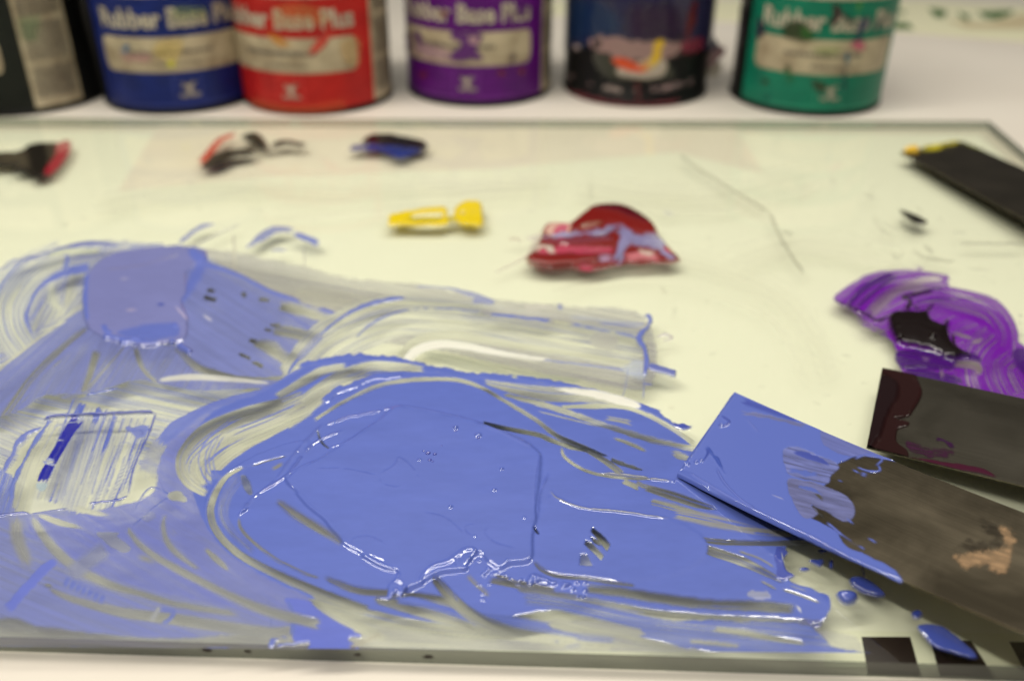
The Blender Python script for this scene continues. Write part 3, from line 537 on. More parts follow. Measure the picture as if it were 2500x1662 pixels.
k.line('H', [(2020, 280), (2070, 262), (2110, 280), (2060, 300)], 12, .5, .5, (.25, .18, .35), jit=3); k.line('H', [(1960, 500), (1955, 620)], 7, .6, .1, BL_); k.line('H', [(1872, 440), (1860, 540), (1830, 640)], 6, .6, .1, BL_); k.line('H', [(1950, 530), (2015, 540)], 8, .7, .2, BL_); k.line('H', [(1640, 100), (1960, 155)], 4, .25, .05, BG, dash=.4)
# left band between swirl and pool
k.line('E', [(2352, 1000), (2100, 1010), (1900, 1080), (1720, 1200), (1400, 1300), (1180, 1440), (1080, 1568)], [60, 60, 60, 90, 110, 180, 230], .92, .22, BL_, soft=5, jit=4, sa=.06)
k.poly('F', [(490, 955), (400, 1010), (365, 1070), (345, 1140), (180, 1185), (60, 1195), (150, 1290), (320, 1350), (540, 1400), (700, 1435), (830, 1440), (650, 1330), (520, 1230), (470, 1150), (430, 1080)], .80, .14, (.155, .185, .55), soft=8, jit=4, sa=.12, ang=30, ss=(140, 9))
# main pool
k.poly('F', [(1610, 1040), (1560, 985), (1500, 940), (1350, 900), (1150, 868), (1000, 858), (900, 838), (800, 824), (700, 850), (600, 905), (500, 945), (430, 1020), (440, 1120), (480, 1220), (560, 1300), (700, 1370), (850, 1420), (1050, 1445), (1300, 1400), (1600, 1420), (1840, 1440), (1905, 1418), (1908, 1375), (1850, 1350), (1812, 1330), (1815, 1250), (1900, 1240), (1800, 1150)], 1, .13, B0, soft=4, jit=4)
k.line('H', [(60, 440), (250, 395), (420, 385), (620, 408), (800, 450), (1000, 485), (1250, 495)], [20, 30, 36, 36, 30], 1, .2, B0, soft=5, jit=6)
k.line('H', [(1250, 500), (1500, 535), (1700, 580), (1850, 620), (2000, 680), (2055, 690)], [30, 26, 24, 30, 40], 1, .3, B0, jit=3); k.line('H', [(2110, 750), (2180, 770), (2225, 765)], [12, 34, 20], 1, .4, BM, jit=4)
# grey arcs where the knife cleared the ink
k.line('H', [(330, 440), (200, 465), (100, 515), (-60, 610)], [40, 52, 50, 40], .12, .03, None, soft=5, ridge=.2)
k.line('H', [(760, 455), (600, 440), (440, 450), (290, 520), (170, 600), (80, 680), (0, 770)], [30, 50, 76, 110, 110, 90, 60], .15, .05, None, soft=5, sa=.18, ss=(200, 3.4), ridge=.15, comb=.4)
k.line('E', [(2352, 1060), (2150, 1120), (1950, 1230), (1850, 1370), (1840, 1420)], [60, 50, 50, 30], .25, .05, None, soft=5, sa=.3, ss=(120, 3))
k.line('H', [(190, 640), (290, 570), (430, 520), (520, 495), (640, 488)], [20, 40, 26, 40, 16], 1, .5, B0, jit=6, soft=2.5)
k.line('G', [(1780, -40), (1560, 60), (1350, 150), (1200, 260), (1140, 350), (1200, 450)], [150, 180, 230, 240, 200, 60], .18, .06, None, soft=6, sa=.25, ss=(160, 3.4), comb=.6)
k.line('G', [(1640, -40), (1440, 10), (1220, 90), (1100, 190), (1045, 300), (1085, 410), (1200, 490)], [60, 60, 56, 56, 60, 66, 40], .06, .02, None, soft=5, ridge=.25)
k.line('G', [(1330, 60), (1210, 160), (1150, 280), (1180, 390), (1230, 430)], 10, .8, .2, BL_, jit=2); k.line('G', [(1210, 270), (1190, 330), (1195, 480)], 5, .9, .3, BM)
for dx in (0, 22, 48): k.line('G', [(1250+dx, 150), (1190+dx, 260), (1200+dx, 360), (1250+dx, 410)], 7, .75, .15, BL_, jit=1.5)
k.line('G', [(1800, 200), (1600, 250), (1400, 330), (1260, 440), (1200, 540), (1210, 660), (1300, 800), (1450, 900)], [60, 60, 34, 30, 26, 24, 24, 30], 1, .35, B0, soft=3, jit=2)
k.line('G', [(1410, 335), (1310, 390), (1245, 490), (1218, 600), (1265, 720), (1390, 840), (1600, 950), (1850, 1060), (2132, 1170)], [14, 26, 36, 42, 46, 46, 52, 60, 70], .10, .03, None, soft=5, ridge=.22)
k.line('I', [(600, 855), (800, 915), (1000, 965), (1200, 1010), (1500, 1050), (1800, 1080), (2359, 1120)], [70, 76, 80, 80, 70, 60], .12, .03, None, soft=6, sa=.08)
k.line('G', [(1390, 390), (1320, 480), (1290, 600), (1340, 700), (1470, 830)], [60, 70, 64, 50, 30], .72, .15, BL_, soft=6, sa=.3, ss=(120, 3.4))
k.poly('G', [(1390, 390), (1420, 380), (1450, 440), (1455, 490), (1420, 470)], .3, .05, None, soft=6); k.line('G', [(1455, 330), (1540, 300), (1660, 270)], 6, .3, .1, None); k.line('G', [(1570, 350), (1640, 310)], 22, .65, .1, None, soft=6)
k.line('H', [(150, 735), (300, 640), (480, 552), (640, 517), (800, 508), (950, 515), (1080, 560), (1200, 630), (1350, 720), (1500, 830), (1640, 890), (1780, 980), (1845, 1035)], [18, 20, 22, 24, 24, 22, 20, 20, 22, 26, 30, 36, 34], .12, .02, None, soft=3, ridge=.22)
k.line('H', [(1080, 520), (1250, 560), (1450, 590), (1650, 600), (1850, 640)], [16, 60, 84, 74, 30], .28, .06, None, soft=6, sa=.22, ss=(200, 3))
k.poly('H', [(1470, 560), (1700, 572), (1880, 615), (1942, 655), (1900, 668), (1780, 636), (1680, 610)], .65, .1, (.93, .92, .88), soft=8, jit=3); k.line('H', [(1480, 655), (1640, 655), (1720, 650)], 10, .02, .2, None, sa=.05, dash=.35)  # the whitish patch is glare on the ink, painted in
k.line('H', [(1190, 592), (1400, 645), (1600, 710), (1800, 780), (2050, 852), (2250, 892)], [14, 34, 30, 30, 34, 30], .14, .03, None, soft=4, jit=2, sa=.08, ridge=.15)
k.line('H', [(1500, 662), (1700, 655), (1850, 662), (1990, 710), (2110, 775), (2240, 860)], [14, 30, 20, 24, 26, 30], .06, .02, None, soft=3, ridge=.2)
k.line('H', [(1790, 830), (1880, 860), (1975, 905)], [10, 22, 14], .2, .02, None); k.line('H', [(2110, 910), (2190, 935), (2220, 945)], [30, 32, 10], .15, .02, None, sa=.15, jit=4); k.line('H', [(1380, 685), (1600, 740), (1800, 790)], 7, .45, .1, None); k.line('H', [(1740, 720), (1850, 740), (1900, 755)], 26, .55, .1, None, sa=.2)
k.line('H', [(1078, 748), (1200, 778), (1380, 812), (1440, 838), (1560, 880), (1660, 900)], [22, 26, 26, 26, 24, 20], .02, 0, None, soft=2, taper=(2, 12), ridge=.25)
k.line('H', [(1418, 785), (1560, 850), (1765, 932)], [12, 20, 10], .03, 0, None, soft=2, ridge=.25); k.line('H', [(1780, 952), (1860, 980), (1950, 1005)], [22, 22, 14], .04, 0, None, soft=2, jit=3, taper=(2, 3), ridge=.25)
k.line('H', [(1510, 875), (1520, 930), (1600, 990), (1700, 1027), (1850, 1050), (2010, 1058)], [12, 18, 16, 16, 14, 6], .08, 0, None, soft=2, ridge=.3); k.line('H', [(170, 790), (190, 850), (232, 888)], [8, 14, 6], .03, 0, None, soft=2, taper=(3, 3), ridge=.25)
# slots near the blue knife
k.line('M', [(580, 195), (680, 240)], 34, .15, 0, None, taper=(4, 4), soft=2.5); k.line('M', [(665, 200), (720, 235)], 26, .18, 0, None, taper=(4, 4), soft=2.5)
k.line('M', [(715, 235), (900, 290), (1050, 340), (1190, 380)], [40, 60, 50, 20], .22, .02, None, soft=4, sa=.12, taper=(3, 20)); k.line('M', [(762, 325), (900, 360), (1150, 430)], [36, 50, 16], .35, .05, None, soft=4, sa=.15, taper=(3, 20))
k.line('M', [(900, 400), (1150, 450), (1450, 520)], [60, 80, 40], .75, .1, None, soft=10, sa=.2, ss=(200, 4)); k.line('M', [(1300, 500), (1660, 540)], 40, .8, .1, None, soft=8, sa=.25)
k.line('M', [(595, 518), (680, 508), (900, 548), (1200, 584), (1500, 592), (1800, 592), (1950, 600)], [10, 34, 34, 36, 34, 30], .10, .02, None, soft=4, taper=(3, 4), ridge=.3)
k.line('M', [(790, 535), (950, 580), (1150, 645), (1350, 712), (1500, 785), (1620, 850)], [16, 40, 60, 60, 40, 16], .16, .04, None, soft=4, sa=.18, ss=(220, 3)); k.line('M', [(1300, 640), (1450, 690), (1560, 760)], 14, .6, .1, None, sa=.3)
for q, a_ in (([(385, 490), (440, 530), (500, 600), (478, 648), (430, 590), (375, 518)], .03), ([(360, 540), (425, 580), (436, 612), (392, 590)], .03), ([(338, 575), (385, 592), (455, 672), (440, 702), (375, 640), (332, 600)], .06), ([(310, 665), (350, 665), (385, 738), (300, 735)], .4)):
    k.poly('M', q, a_, 0, None, soft=2, jit=1.5, curve=False, sa=.05, ang=55, ss=(60, 3))
k.line('M', [(385, 487), (520, 522)], 6, 1, .6, B0, rnd=.4, dash=.3); k.poly('M', [(705, 490), (750, 462), (795, 480), (780, 502)], .3, .1, (.4, .5, .6), soft=3)
k.line('M', [(12, 495), (40, 512)], 18, .03, 0, None, taper=(2, 2), soft=2); k.line('M', [(14, 522), (38, 542)], 16, .03, 0, None, taper=(2, 2), soft=2)
k.line('M', [(10, 705), (60, 760), (160, 800), (350, 818), (500, 842), (660, 865)], [18, 26, 26, 24, 24, 16], .25, .03, None, soft=5, ridge=.2)
# inner thick pool with its lip
pool = T('H', [(0, 1060), (60, 1005), (150, 965), (250, 905), (330, 850), (430, 790), (520, 720), (600, 665), (700, 668), (850, 700), (1000, 735), (1080, 760), (1180, 800), (1290, 845), (1370, 900), (1392, 960), (1385, 1080), (1370, 1200)])+T('I', [(1900, 440), (1893, 560), (1870, 640), (1760, 660), (1700, 690), (1640, 650), (1570, 600), (1480, 690), (1330, 720), (1245, 775), (1150, 812), (1100, 840), (1060, 830), (1090, 760), (1110, 705), (1000, 640), (905, 598), (810, 552), (770, 490), (715, 420), (620, 330), (530, 238), (480, 200), (465, 165), (500, 130)])
k.poly('S', pool, 1, .95, B0, soft=11, jit=2.5, js=26)
k.poly('I', [(1900, 440), (1893, 600), (1960, 700), (2300, 740), (2700, 720), (2900, 560), (2700, 400), (2200, 330), (2000, 260), (1960, 330)], 1, .22, B0, soft=9, jit=2)
# carve again the slots the refill closed
for q, a_ in (([(385, 490), (440, 530), (500, 600), (478, 648), (430, 590), (375, 518)], .03), ([(360, 540), (425, 580), (436, 612), (392, 590)], .03), ([(338, 575), (385, 592), (455, 672), (440, 702), (375, 640), (332, 600)], .06), ([(310, 665), (350, 665), (385, 738), (300, 735)], .4)):
    k.poly('M', q, a_, 0, None, soft=2, jit=1.5, curve=False, sa=.05, ang=55, ss=(60, 3))
k.line('M', [(10, 705), (60, 760), (160, 800), (350, 818), (500, 842), (660, 865)], [18, 26, 26, 24, 24, 16], .25, .03, None, soft=5, ridge=.2)
k.line('M', [(12, 500), (40, 535)], [16, 20, 10], .03, 0, None, taper=(2, 2), soft=2)
# crease lines and small ridges in the pool
def crease(fr, pts, w_, hh, c=None): k.line(fr, pts, w_, 1, hh, (.092, .132, .48) if c else None, soft=5, jit=1.5, taper=(25, 25), rnd=.16, dash=.18)
crease('M', [(110, 250), (160, 310), (320, 370), (540, 390), (740, 420), (880, 437)], [6, 8, 10, 12, 8, 5], .55); crease('M', [(430, 145), (600, 160), (780, 185), (900, 195)], [10, 12, 8], .55); crease('I', [(1930, 30), (1900, 200), (1905, 440)], 7, .95, BM)
crease('I', [(1980, 130), (1930, 260), (1915, 420)], 5, .5, BM); crease('H', [(200, 770), (330, 720), (480, 690), (600, 662)], 7, .7, BM); crease('H', [(610, 655), (800, 690), (1080, 755)], 8, .98, BM)
crease('H', [(600, 670), (530, 730), (430, 790), (330, 860), (230, 885)], 7, .9, BM); crease('H', [(1080, 770), (1200, 815), (1350, 895)], 7, 1.15, BM); crease('G', [(1990, 120), (1800, 210), (1660, 380), (1480, 500), (1400, 590)], [6, 12, 14, 10, 8], .5, BL_)
crease('G', [(1870, 80), (1700, 260), (1600, 400), (1440, 530)], 8, .45, BM); crease('G', [(960, 480), (870, 450), (800, 540), (780, 600)], 5, .3, BM); crease('G', [(1040, 470), (900, 560), (760, 690)], 6, .4, BL_); crease('G', [(930, 430), (965, 485), (1100, 500)], 6, .3, BM)
crease('I', [(640, 60), (540, 110), (470, 160), (500, 210), (525, 235)], 7, 1.0, BM); crease('I', [(1010, 150), (1090, 100), (1120, 55), (1190, 110), (1240, 180)], 6, 1.05, BM); crease('I', [(1010, 150), (1020, 200), (1100, 225), (1130, 210)], 5, 1.0, BM)
crease('I', [(1560, 440), (1500, 450), (1510, 490), (1560, 510)], 5, 1.0, BM); crease('I', [(1640, 450), (1610, 490), (1680, 550), (1800, 580)], 5, 1.0, BM); crease('I', [(850, 560), (860, 520), (950, 510), (1060, 560)], 5, 1.0, BM); crease('I', [(640, 120), (800, 118), (1000, 160)], 5, 1.0, BL_)
crease('I', [(1250, 370), (1380, 400), (1500, 500)], 5, 1.0, BM)
# lit edges and the big curl at the near rim of the pool
k.line('I', [(525, 235), (600, 320), (690, 395), (735, 450), (800, 530), (812, 552)], [20, 26, 22, 24, 26, 14], 1, .75, B0, soft=6, tent=.27, jit=0)
k.line('I', [(900, 600), (980, 645), (1050, 675), (1105, 690)], [20, 28, 30, 16], 1, .75, B0, soft=6, tent=.28, jit=0)
k.line('I', [(1238, 778), (1262, 720), (1320, 675), (1390, 655), (1450, 620), (1500, 583), (1550, 580), (1560, 605)], [30, 40, 44, 50, 58, 48, 36, 16], 1, .70, B0, soft=9, tent=.52, taper=(6, 6), jit=0)
k.line('I', [(1455, 620), (1470, 680), (1515, 680)], [28, 28, 20], 1, .7, B0, soft=5, tent=.28, jit=0, taper=(3, 3)); k.line('I', [(1140, 820), (1160, 800)], 18, 1, .8, B0, rnd=.9, taper=(2, 2))
k.line('G', [(1385, 620), (1400, 595), (1440, 570)], 10, 1, .5, B0, rnd=.6)
k.line('I', [(420, 290), (520, 370), (640, 440), (740, 500), (790, 540)], [30, 50, 50, 36, 14], .40, .06, None, soft=16, sa=.16, ss=(180, 5)); k.line('I', [(520, 355), (620, 430), (720, 490)], [12, 26, 16], .2, .02, None, soft=9)
k.line('I', [(198, 385), (205, 440), (260, 510), (400, 620), (560, 700), (660, 735)], [10, 20, 20, 18, 14], .38, .06, None, soft=5, ridge=.15)
k.line('I', [(680, 725), (780, 770), (900, 808), (1075, 818)], [20, 40, 46, 40], .22, .03, None, soft=8, taper=(20, 3)); k.line('I', [(0, 560), (60, 620), (140, 690)], [20, 34, 16], .35, .04, None, soft=7)
k.line('I', [(980, 850), (1150, 900), (1350, 960), (1560, 1020)], [50, 60, 64, 40], .14, .03, None, soft=7, sa=.06); k.line('I', [(1060, 845), (1200, 830), (1350, 860), (1480, 905)], [20, 30, 50, 30], .10, .03, None, soft=8)
k.line('I', [(1100, 870), (1280, 900), (1450, 950), (1560, 990)], 20, .7, .1, B0, soft=6, sa=.2); k.line('I', [(1550, 960), (1700, 985), (1880, 1010), (2100, 1050), (2359, 1085)], [60, 80, 80, 40], .70, .1, B0, soft=9, sa=.25, ss=(200, 4))
k.line('I', [(1325, 735), (1400, 825), (1500, 920), (1640, 1000), (1850, 1060), (2150, 1100)], [50, 66, 70, 70, 60, 40], .10, .03, None, soft=6, taper=(3, 12), sa=.06, ridge=.25); k.line('I', [(1350, 730), (1420, 800), (1460, 870)], 8, .8, .1, B0)
k.line('I', [(1650, 735), (1740, 755), (1830, 785)], [60, 56, 30], .25, .05, None, soft=4, sa=.2, ss=(40, 4)); k.line('I', [(1510, 715), (1560, 770), (1640, 840)], 26, .6, .1, None, soft=8)
# bottom right long streaks
k.line('M', [(-100, 840), (0, 868), (150, 890)], [30, 40, 20], .2, .03, None, soft=5)
k.line('M', [(340, 880), (560, 905), (850, 950), (1150, 985), (1450, 995), (1690, 1015)], [50, 60, 66, 66, 72, 60], .12, .05, None, soft=13, taper=(12, 20), jit=2)
k.line('M', [(-100, 880), (150, 925), (450, 980), (800, 1040), (1100, 1062), (1400, 1075), (1760, 1095)], [36, 46, 50, 50, 40, 40, 20], .10, .05, None, soft=11, sa=.12, jit=2)
k.line('M', [(-60, 950), (200, 985), (600, 1075), (1000, 1150), (1300, 1170)], [60, 90, 90, 60], .62, .1, B0, soft=8, sa=.34, ss=(200, 4)); k.poly('M', [(1000, 1085), (1400, 1095), (1740, 1110), (1850, 1180), (1925, 1250), (2145, 1295), (2130, 1335), (1800, 1305), (1200, 1290), (850, 1225), (700, 1140)], .78, .12, B0, soft=7, jit=5, sa=.24, ang=6, ss=(180, 5))
k.line('M', [(1150, 1140), (1350, 1165), (1550, 1200), (1750, 1235)], [30, 50, 40, 20], .15, .03, None, soft=7, sa=.1); k.line('M', [(100, 1100), (350, 1150), (600, 1200), (900, 1260)], [60, 70, 60, 30], .12, .03, None, soft=10, sa=.12)
k.line('M', [(1000, 1215), (1330, 1250)], 30, .35, .1, None, soft=8); k.line('M', [(130, 1212), (180, 1225)], 22, .5, .1, BG, soft=6); k.line('M', [(200, 1255), (320, 1240)], 22, .4, .1, BG, soft=6); k.line('M', [(480, 1285), (620, 1310)], 26, .45, .1, BG, soft=8); k.line('M', [(680, 1180), (900, 1225)], 14, .8, .1, B0)
k.line('M', [(1540, 1370), (1700, 1375)], [20, 34, 26], .9, .2, B0, jit=4); k.line('M', [(1460, 840), (1500, 855), (1560, 890)], 14, .3, .05, None, sa=.2); k.line('M', [(1600, 890), (1700, 920), (1840, 975)], [12, 16, 10], .15, .02, None); k.line('M', [(1640, 860), (1760, 900)], 8, .3, .02, None)
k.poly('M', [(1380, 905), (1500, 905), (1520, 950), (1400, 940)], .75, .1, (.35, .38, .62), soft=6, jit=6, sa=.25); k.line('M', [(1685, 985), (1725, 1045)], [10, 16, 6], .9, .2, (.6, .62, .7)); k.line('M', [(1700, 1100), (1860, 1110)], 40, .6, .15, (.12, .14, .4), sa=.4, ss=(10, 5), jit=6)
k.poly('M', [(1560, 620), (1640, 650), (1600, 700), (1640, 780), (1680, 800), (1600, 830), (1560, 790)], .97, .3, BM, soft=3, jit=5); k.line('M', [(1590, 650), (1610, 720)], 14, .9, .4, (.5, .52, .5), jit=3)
# foot at the front edge, lower left details
k.poly('I', [(470, 855), (600, 870), (720, 965), (900, 1060), (830, 1085), (895, 1140), (840, 1180), (700, 1165), (590, 1172), (600, 1110), (510, 1090), (515, 950), (480, 900)], .97, .2, (.12, .16, .60), soft=4, jit=5)
k.line('I', [(640, 880), (780, 960), (930, 1030), (1050, 1090)], [40, 56, 60, 30], .10, .02, None, soft=6); k.line('I', [(385, 1150), (395, 1090), (440, 1070), (480, 1085)], [26, 30, 14], .9, .3, BL_, jit=4); k.line('I', [(410, 1125), (520, 1110), (600, 1105)], 14, .85, .2, BL_, jit=4)
k.line('I', [(480, 860), (510, 960), (500, 1070)], [14, 22, 30], .9, .2, B0, jit=3); k.line('I', [(365, 850), (380, 960), (385, 1080)], 6, .6, .1, B0); k.line('I', [(830, 1140), (1020, 1050)], 26, .35, .05, (.3, .25, .25), soft=10)
k.line('I', [(1060, 1150), (1140, 1170)], 22, .5, .1, BG, soft=6); k.line('I', [(1540, 1160), (1640, 1170)], 22, .45, .1, BG, soft=6); k.line('I', [(0, 1138), (150, 1140)], 16, .7, .1, BL_, soft=4); k.line('I', [(985, 1170), (990, 1210)], 14, .6, .1, BG)
def clr(fr, pts, w_, a=.16, **kw): k.line(fr, pts, w_, a+.20, .03, (.24, .25, .31), **{**dict(soft=13, sa=.14, ss=(150, 5), ridge=.05, taper=(22, 34)), **kw})  # cleared streaks, with the shade seen in them tinted in as grey
clr('G', [(185, 600), (230, 700), (330, 820), (450, 920), (620, 1005), (800, 1060), (1050, 1130), (1400, 1185)], [24, 50, 60, 56, 50, 40, 36, 30], .22)
clr('G', [(738, 690), (800, 770), (900, 850), (1060, 940), (1300, 1060), (1550, 1165), (1860, 1245)], [24, 34, 40, 46, 44, 60, 60], .20, taper=(2, 16))
clr('G', [(955, 605), (945, 690), (985, 790), (1060, 860), (1160, 930)], [10, 28, 34, 30, 16], .2, taper=(6, 16)); clr('G', [(985, 690), (1030, 740)], [24, 26, 12], .35); clr('G', [(780, 850), (850, 865), (920, 900)], 30, .4); clr('G', [(1215, 815), (1270, 880), (1335, 935)], [16, 28, 20], .25)
clr('G', [(100, 610), (100, 740), (180, 930)], [60, 80, 60], .38, soft=16); clr('G', [(210, 600), (340, 650), (490, 688)], [22, 36, 14], .08, soft=4); clr('G', [(420, 562), (560, 600), (640, 610)], [40, 30, 10], .15, soft=8)
clr('G', [(270, 1030), (430, 1100), (700, 1170), (1000, 1210), (1400, 1270), (1700, 1300)], [20, 40, 60, 70, 70, 60], .28, soft=10); clr('G', [(-40, 1230), (100, 1240), (240, 1300)], [40, 70, 30], .2, soft=14)
k.poly('G', [(560, 712), (682, 712), (680, 735), (755, 795), (720, 832), (640, 790)], .35, .05, None, soft=4, jit=3); k.poly('G', [(1015, 470), (1045, 478), (1080, 530), (1000, 525), (975, 495)], .08, .0, None, soft=5); k.poly('G', [(820, 620), (880, 590), (900, 620), (850, 650)], .6, .1, None, soft=8)
k.line('G', [(330, 870), (250, 930), (150, 1040), (40, 1160)], [36, 56, 50, 60], .95, .2, (.13, .17, .60), soft=5, jit=3); k.line('G', [(400, 960), (480, 900), (620, 800)], 90, .55, .1, BG, soft=20)
for j in range(7): k.line('G', [(400+j*34, 965+j*17), (372+j*34, 1035+j*15)], 26, .9, .2, BL_, soft=4, jit=2)
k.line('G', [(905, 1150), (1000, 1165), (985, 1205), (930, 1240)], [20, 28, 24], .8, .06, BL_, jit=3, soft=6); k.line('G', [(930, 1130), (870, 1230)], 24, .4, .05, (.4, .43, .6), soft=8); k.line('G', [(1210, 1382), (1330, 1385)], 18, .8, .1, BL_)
k.line('G', [(250, 1010), (310, 1025)], 20, .2, .0, None); k.line('I', [(990, 845), (1060, 850), (1080, 780), (1130, 800), (1110, 850)], [4, 30, 40, 30], 1, .5, B0, jit=3)
# beads and bubbles standing in the wet ink
k.bead('I', [(1607, 715), (1635, 685), (1622, 700)], 6, .6, B0); k.bead('I', [(1690, 700), (1720, 715), (1755, 740), (1820, 745), (1660, 710)], 4, .5, B0)
k.line('I', [(1862, 785), (1890, 740), (1930, 745), (2000, 765)], [20, 56, 44, 20], 1, .5, B0, tent=.48, soft=5, jit=0); k.bead('I', [(1885, 735), (1920, 750), (2010, 765), (2065, 770), (2090, 775), (2140, 760)], 7, .5, B0)
k.line('I', [(2050, 790), (2100, 770)], 14, 1, .5, B0, rnd=.7); k.line('I', [(1730, 770), (1850, 780)], 5, .9, .5, B0, rnd=.4, dash=.35); k.bead('I', [(1580, 775), (1600, 825), (1600, 858), (1640, 770), (1560, 590), (1525, 635), (1580, 635)], 3.5, .7, B0)
k.bead('I', [(2120, 800), (2190, 760), (2190, 810), (2150, 845), (2180, 845)], 5, .8, B0)
k.bead('H', [(2120, 1068), (1140, 1128), (1180, 1012), (900, 1220), (728, 963)], 3.6, .7); k.bead('H', [(925, 787)], 6, 1.1); k.bead('H', [(1050, 828)], 8, .9); k.bead('I', [(1710, 120), (1667, 240), (1838, 400), (1555, 508), (1740, 645), (1415, 340)], 2.8, .6)
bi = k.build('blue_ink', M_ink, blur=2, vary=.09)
tag(bi, 'big spread of wet periwinkle blue ink worked across the front of the glass', 'ink')
def dome(name, c, r, m, parent, hf=.8):
    vs, fs = [tuple(np.array(c)+np.array([0, 0, r*hf]))], []; n = 16; R_ = 5
    for i in range(1, R_+1):
        t = math.pi/2*i/R_
        for j in range(n): a = 2*math.pi*j/n; vs.append((c[0]+r*math.sin(t)*math.cos(a), c[1]+r*math.sin(t)*math.sin(a), c[2]+r*hf*math.cos(t)))
    for j in range(n): fs.append((0, 1+j, 1+(j+1) % n))
    for i in range(R_-1):
        for j in range(n): a = 1+i*n+j; b = 1+i*n+(j+1) % n; fs.append((a, a+n, b+n, b))
    return mesh(name, vs, fs, m, parent, True)
M_bub = mat('bubble_film', (.09, .11, .45), .04, spec=.8)
for x, y, r in ((775, 912, 11), (812, 918, 9), (785, 950, 9), (800, 958, 6), (750, 900, 6), (850, 872, 4), (1050, 828, 9), (925, 790, 7)):
    q = P(*T('H', [(x, y)])[0], .001); dome('bubble', q-np.array([0, 0, .0001]), r*.00009, M_bub, bi)

# purple ink
k = patch('K', [(230, 760), (1700, 780), (1700, 1600), (300, 1500)], .00034)
PU1, PU2, PB = (.150, .002, .34), (.055, .001, .16), (.006, .002, .002)
k.poly('K', [(300, 965), (400, 880), (560, 812), (660, 820), (890, 840), (960, 920), (1150, 965), (1060, 990), (1200, 1050), (1330, 1210), (1600, 1330), (1700, 1560), (1344, 1520), (960, 1450), (690, 1370), (640, 1230), (600, 1170), (460, 1095), (440, 1040)], .80, .1, (.17, .004, .38), soft=5, jit=4, sa=.2, ang=-25)
k.line('K', [(410, 1030), (520, 930), (690, 870), (930, 880)], [170, 220, 130, 90], .62, .2, PU1, soft=4, sa=.40, ss=(180, 4.5), taper=(5, 5), comb=.5)
k.line('K', [(375, 1010), (480, 900), (640, 825)], [20, 34, 36], .97, .3, PU2, soft=5, sa=.1); k.line('K', [(430, 1015), (560, 900), (660, 840)], [12, 18, 16], .9, .3, PU2, soft=4); k.line('K', [(305, 965), (400, 885), (500, 838)], 8, .8, .3, PU1)
k.line('K', [(500, 1040), (640, 920), (800, 860), (900, 860)], [60, 50, 40, 24], .42, .1, (.16, .02, .28), soft=14, sa=.3, ss=(160, 3.4))
k.line('K', [(700, 1000), (850, 960), (1000, 985), (1150, 1040), (1230, 1150), (1215, 1280)], [100, 120, 150, 170, 160, 160], .70, .2, PU1, soft=4, sa=.42, ss=(170, 4.0), comb=.5)
k.line('K', [(720, 960), (850, 910), (900, 920)], 12, .95, .4, PU2, jit=2); k.line('K', [(740, 985), (900, 965), (1150, 968)], [8, 10, 5], .9, .3, PU2)
k.line('K', [(1230, 1210), (1150, 1290), (1150, 1400), (1220, 1540)], [260, 330, 380, 420], .72, .2, PU1, soft=5, sa=.42, ss=(160, 4.0), comb=.5); k.poly('K', [(1290, 1240), (1400, 1250), (1700, 1400), (1700, 1560), (1480, 1500), (1300, 1330)], .95, .2, PU2, soft=12, jit=5)
k.poly('K', [(650, 1250), (860, 1250), (1060, 1260), (1090, 1320), (900, 1350), (690, 1355)], .93, .25, PU2, soft=8, sa=.15, ang=10); k.line('K', [(700, 1370), (900, 1400), (1000, 1430)], 60, .8, .2, PU2, sa=.3); k.line('K', [(950, 1320), (1080, 1330), (1100, 1390)], [30, 50, 30], .25, .1, (.3, .15, .35), sa=.3, soft=5)
for q in ([(960, 1150), (1060, 1180)], [(1050, 1210), (1130, 1180)], [(780, 1290), (830, 1300)], [(890, 1340), (900, 1400)]): k.line('K', q, 20, .35, .1, (.3, .15, .4), sa=.3)
k.line('K', [(300, 968), (380, 1005), (470, 1045), (540, 1085), (610, 1060)], [8, 10, 14, 18, 14], 1, .7, (.03, .004, .05), jit=3, soft=2); k.line('K', [(455, 1045), (460, 1090), (600, 1160)], 30, .4, .1, PU1, sa=.4, ss=(8, 8)); k.line('K', [(750, 790), (800, 800)], 22, .7, .3, PU1, jit=4); k.line('K', [(660, 800), (780, 795)], 8, .15, .05, PU1)
k.poly('K', [(600, 1080), (630, 1045), (700, 1040), (760, 1045), (810, 1040), (835, 1085), (900, 1112), (925, 1080), (932, 1170), (965, 1235), (1045, 1278), (1000, 1285), (945, 1300), (870, 1265), (780, 1240), (700, 1225), (640, 1200), (612, 1140)], 1, 1.6, PB, soft=12, jit=2, dome=1.6)
for q, w_ in (([(690, 1040), (720, 980), (680, 960), (760, 940), (850, 925)], [30, 14, 20, 8]), ([(800, 1045), (840, 1000), (835, 985)], [20, 10, 6]), ([(700, 980), (740, 1010), (790, 1040)], 8), ([(905, 1115), (925, 1080)], [10, 16, 6]), ([(950, 1150), (970, 1230), (1045, 1278)], [10, 16, 12]), ([(680, 1340), (830, 1330)], 6)):
    k.line('K', q, w_, 1, .8, (.02, .004, .02), jit=2, rnd=.4, soft=2)
k.line('K', [(630, 1140), (760, 1120), (900, 1150)], 14, 1, 2.9, PB, soft=8); k.bead('K', [(658, 1196), (838, 1198)], 7, 1.6, PB)
random.seed(9)
k.bead('K', [(1200+random.random()*140, 1040+random.random()*170) for _ in range(6)]+[(1020, 925), (1255, 1105), (1330, 1160)], 2, .4, PU2)
o = k.build('purple_ink', M_dark); tag(o, 'streaked purple ink with a glossy black lump in the middle, beside the knives', 'ink')

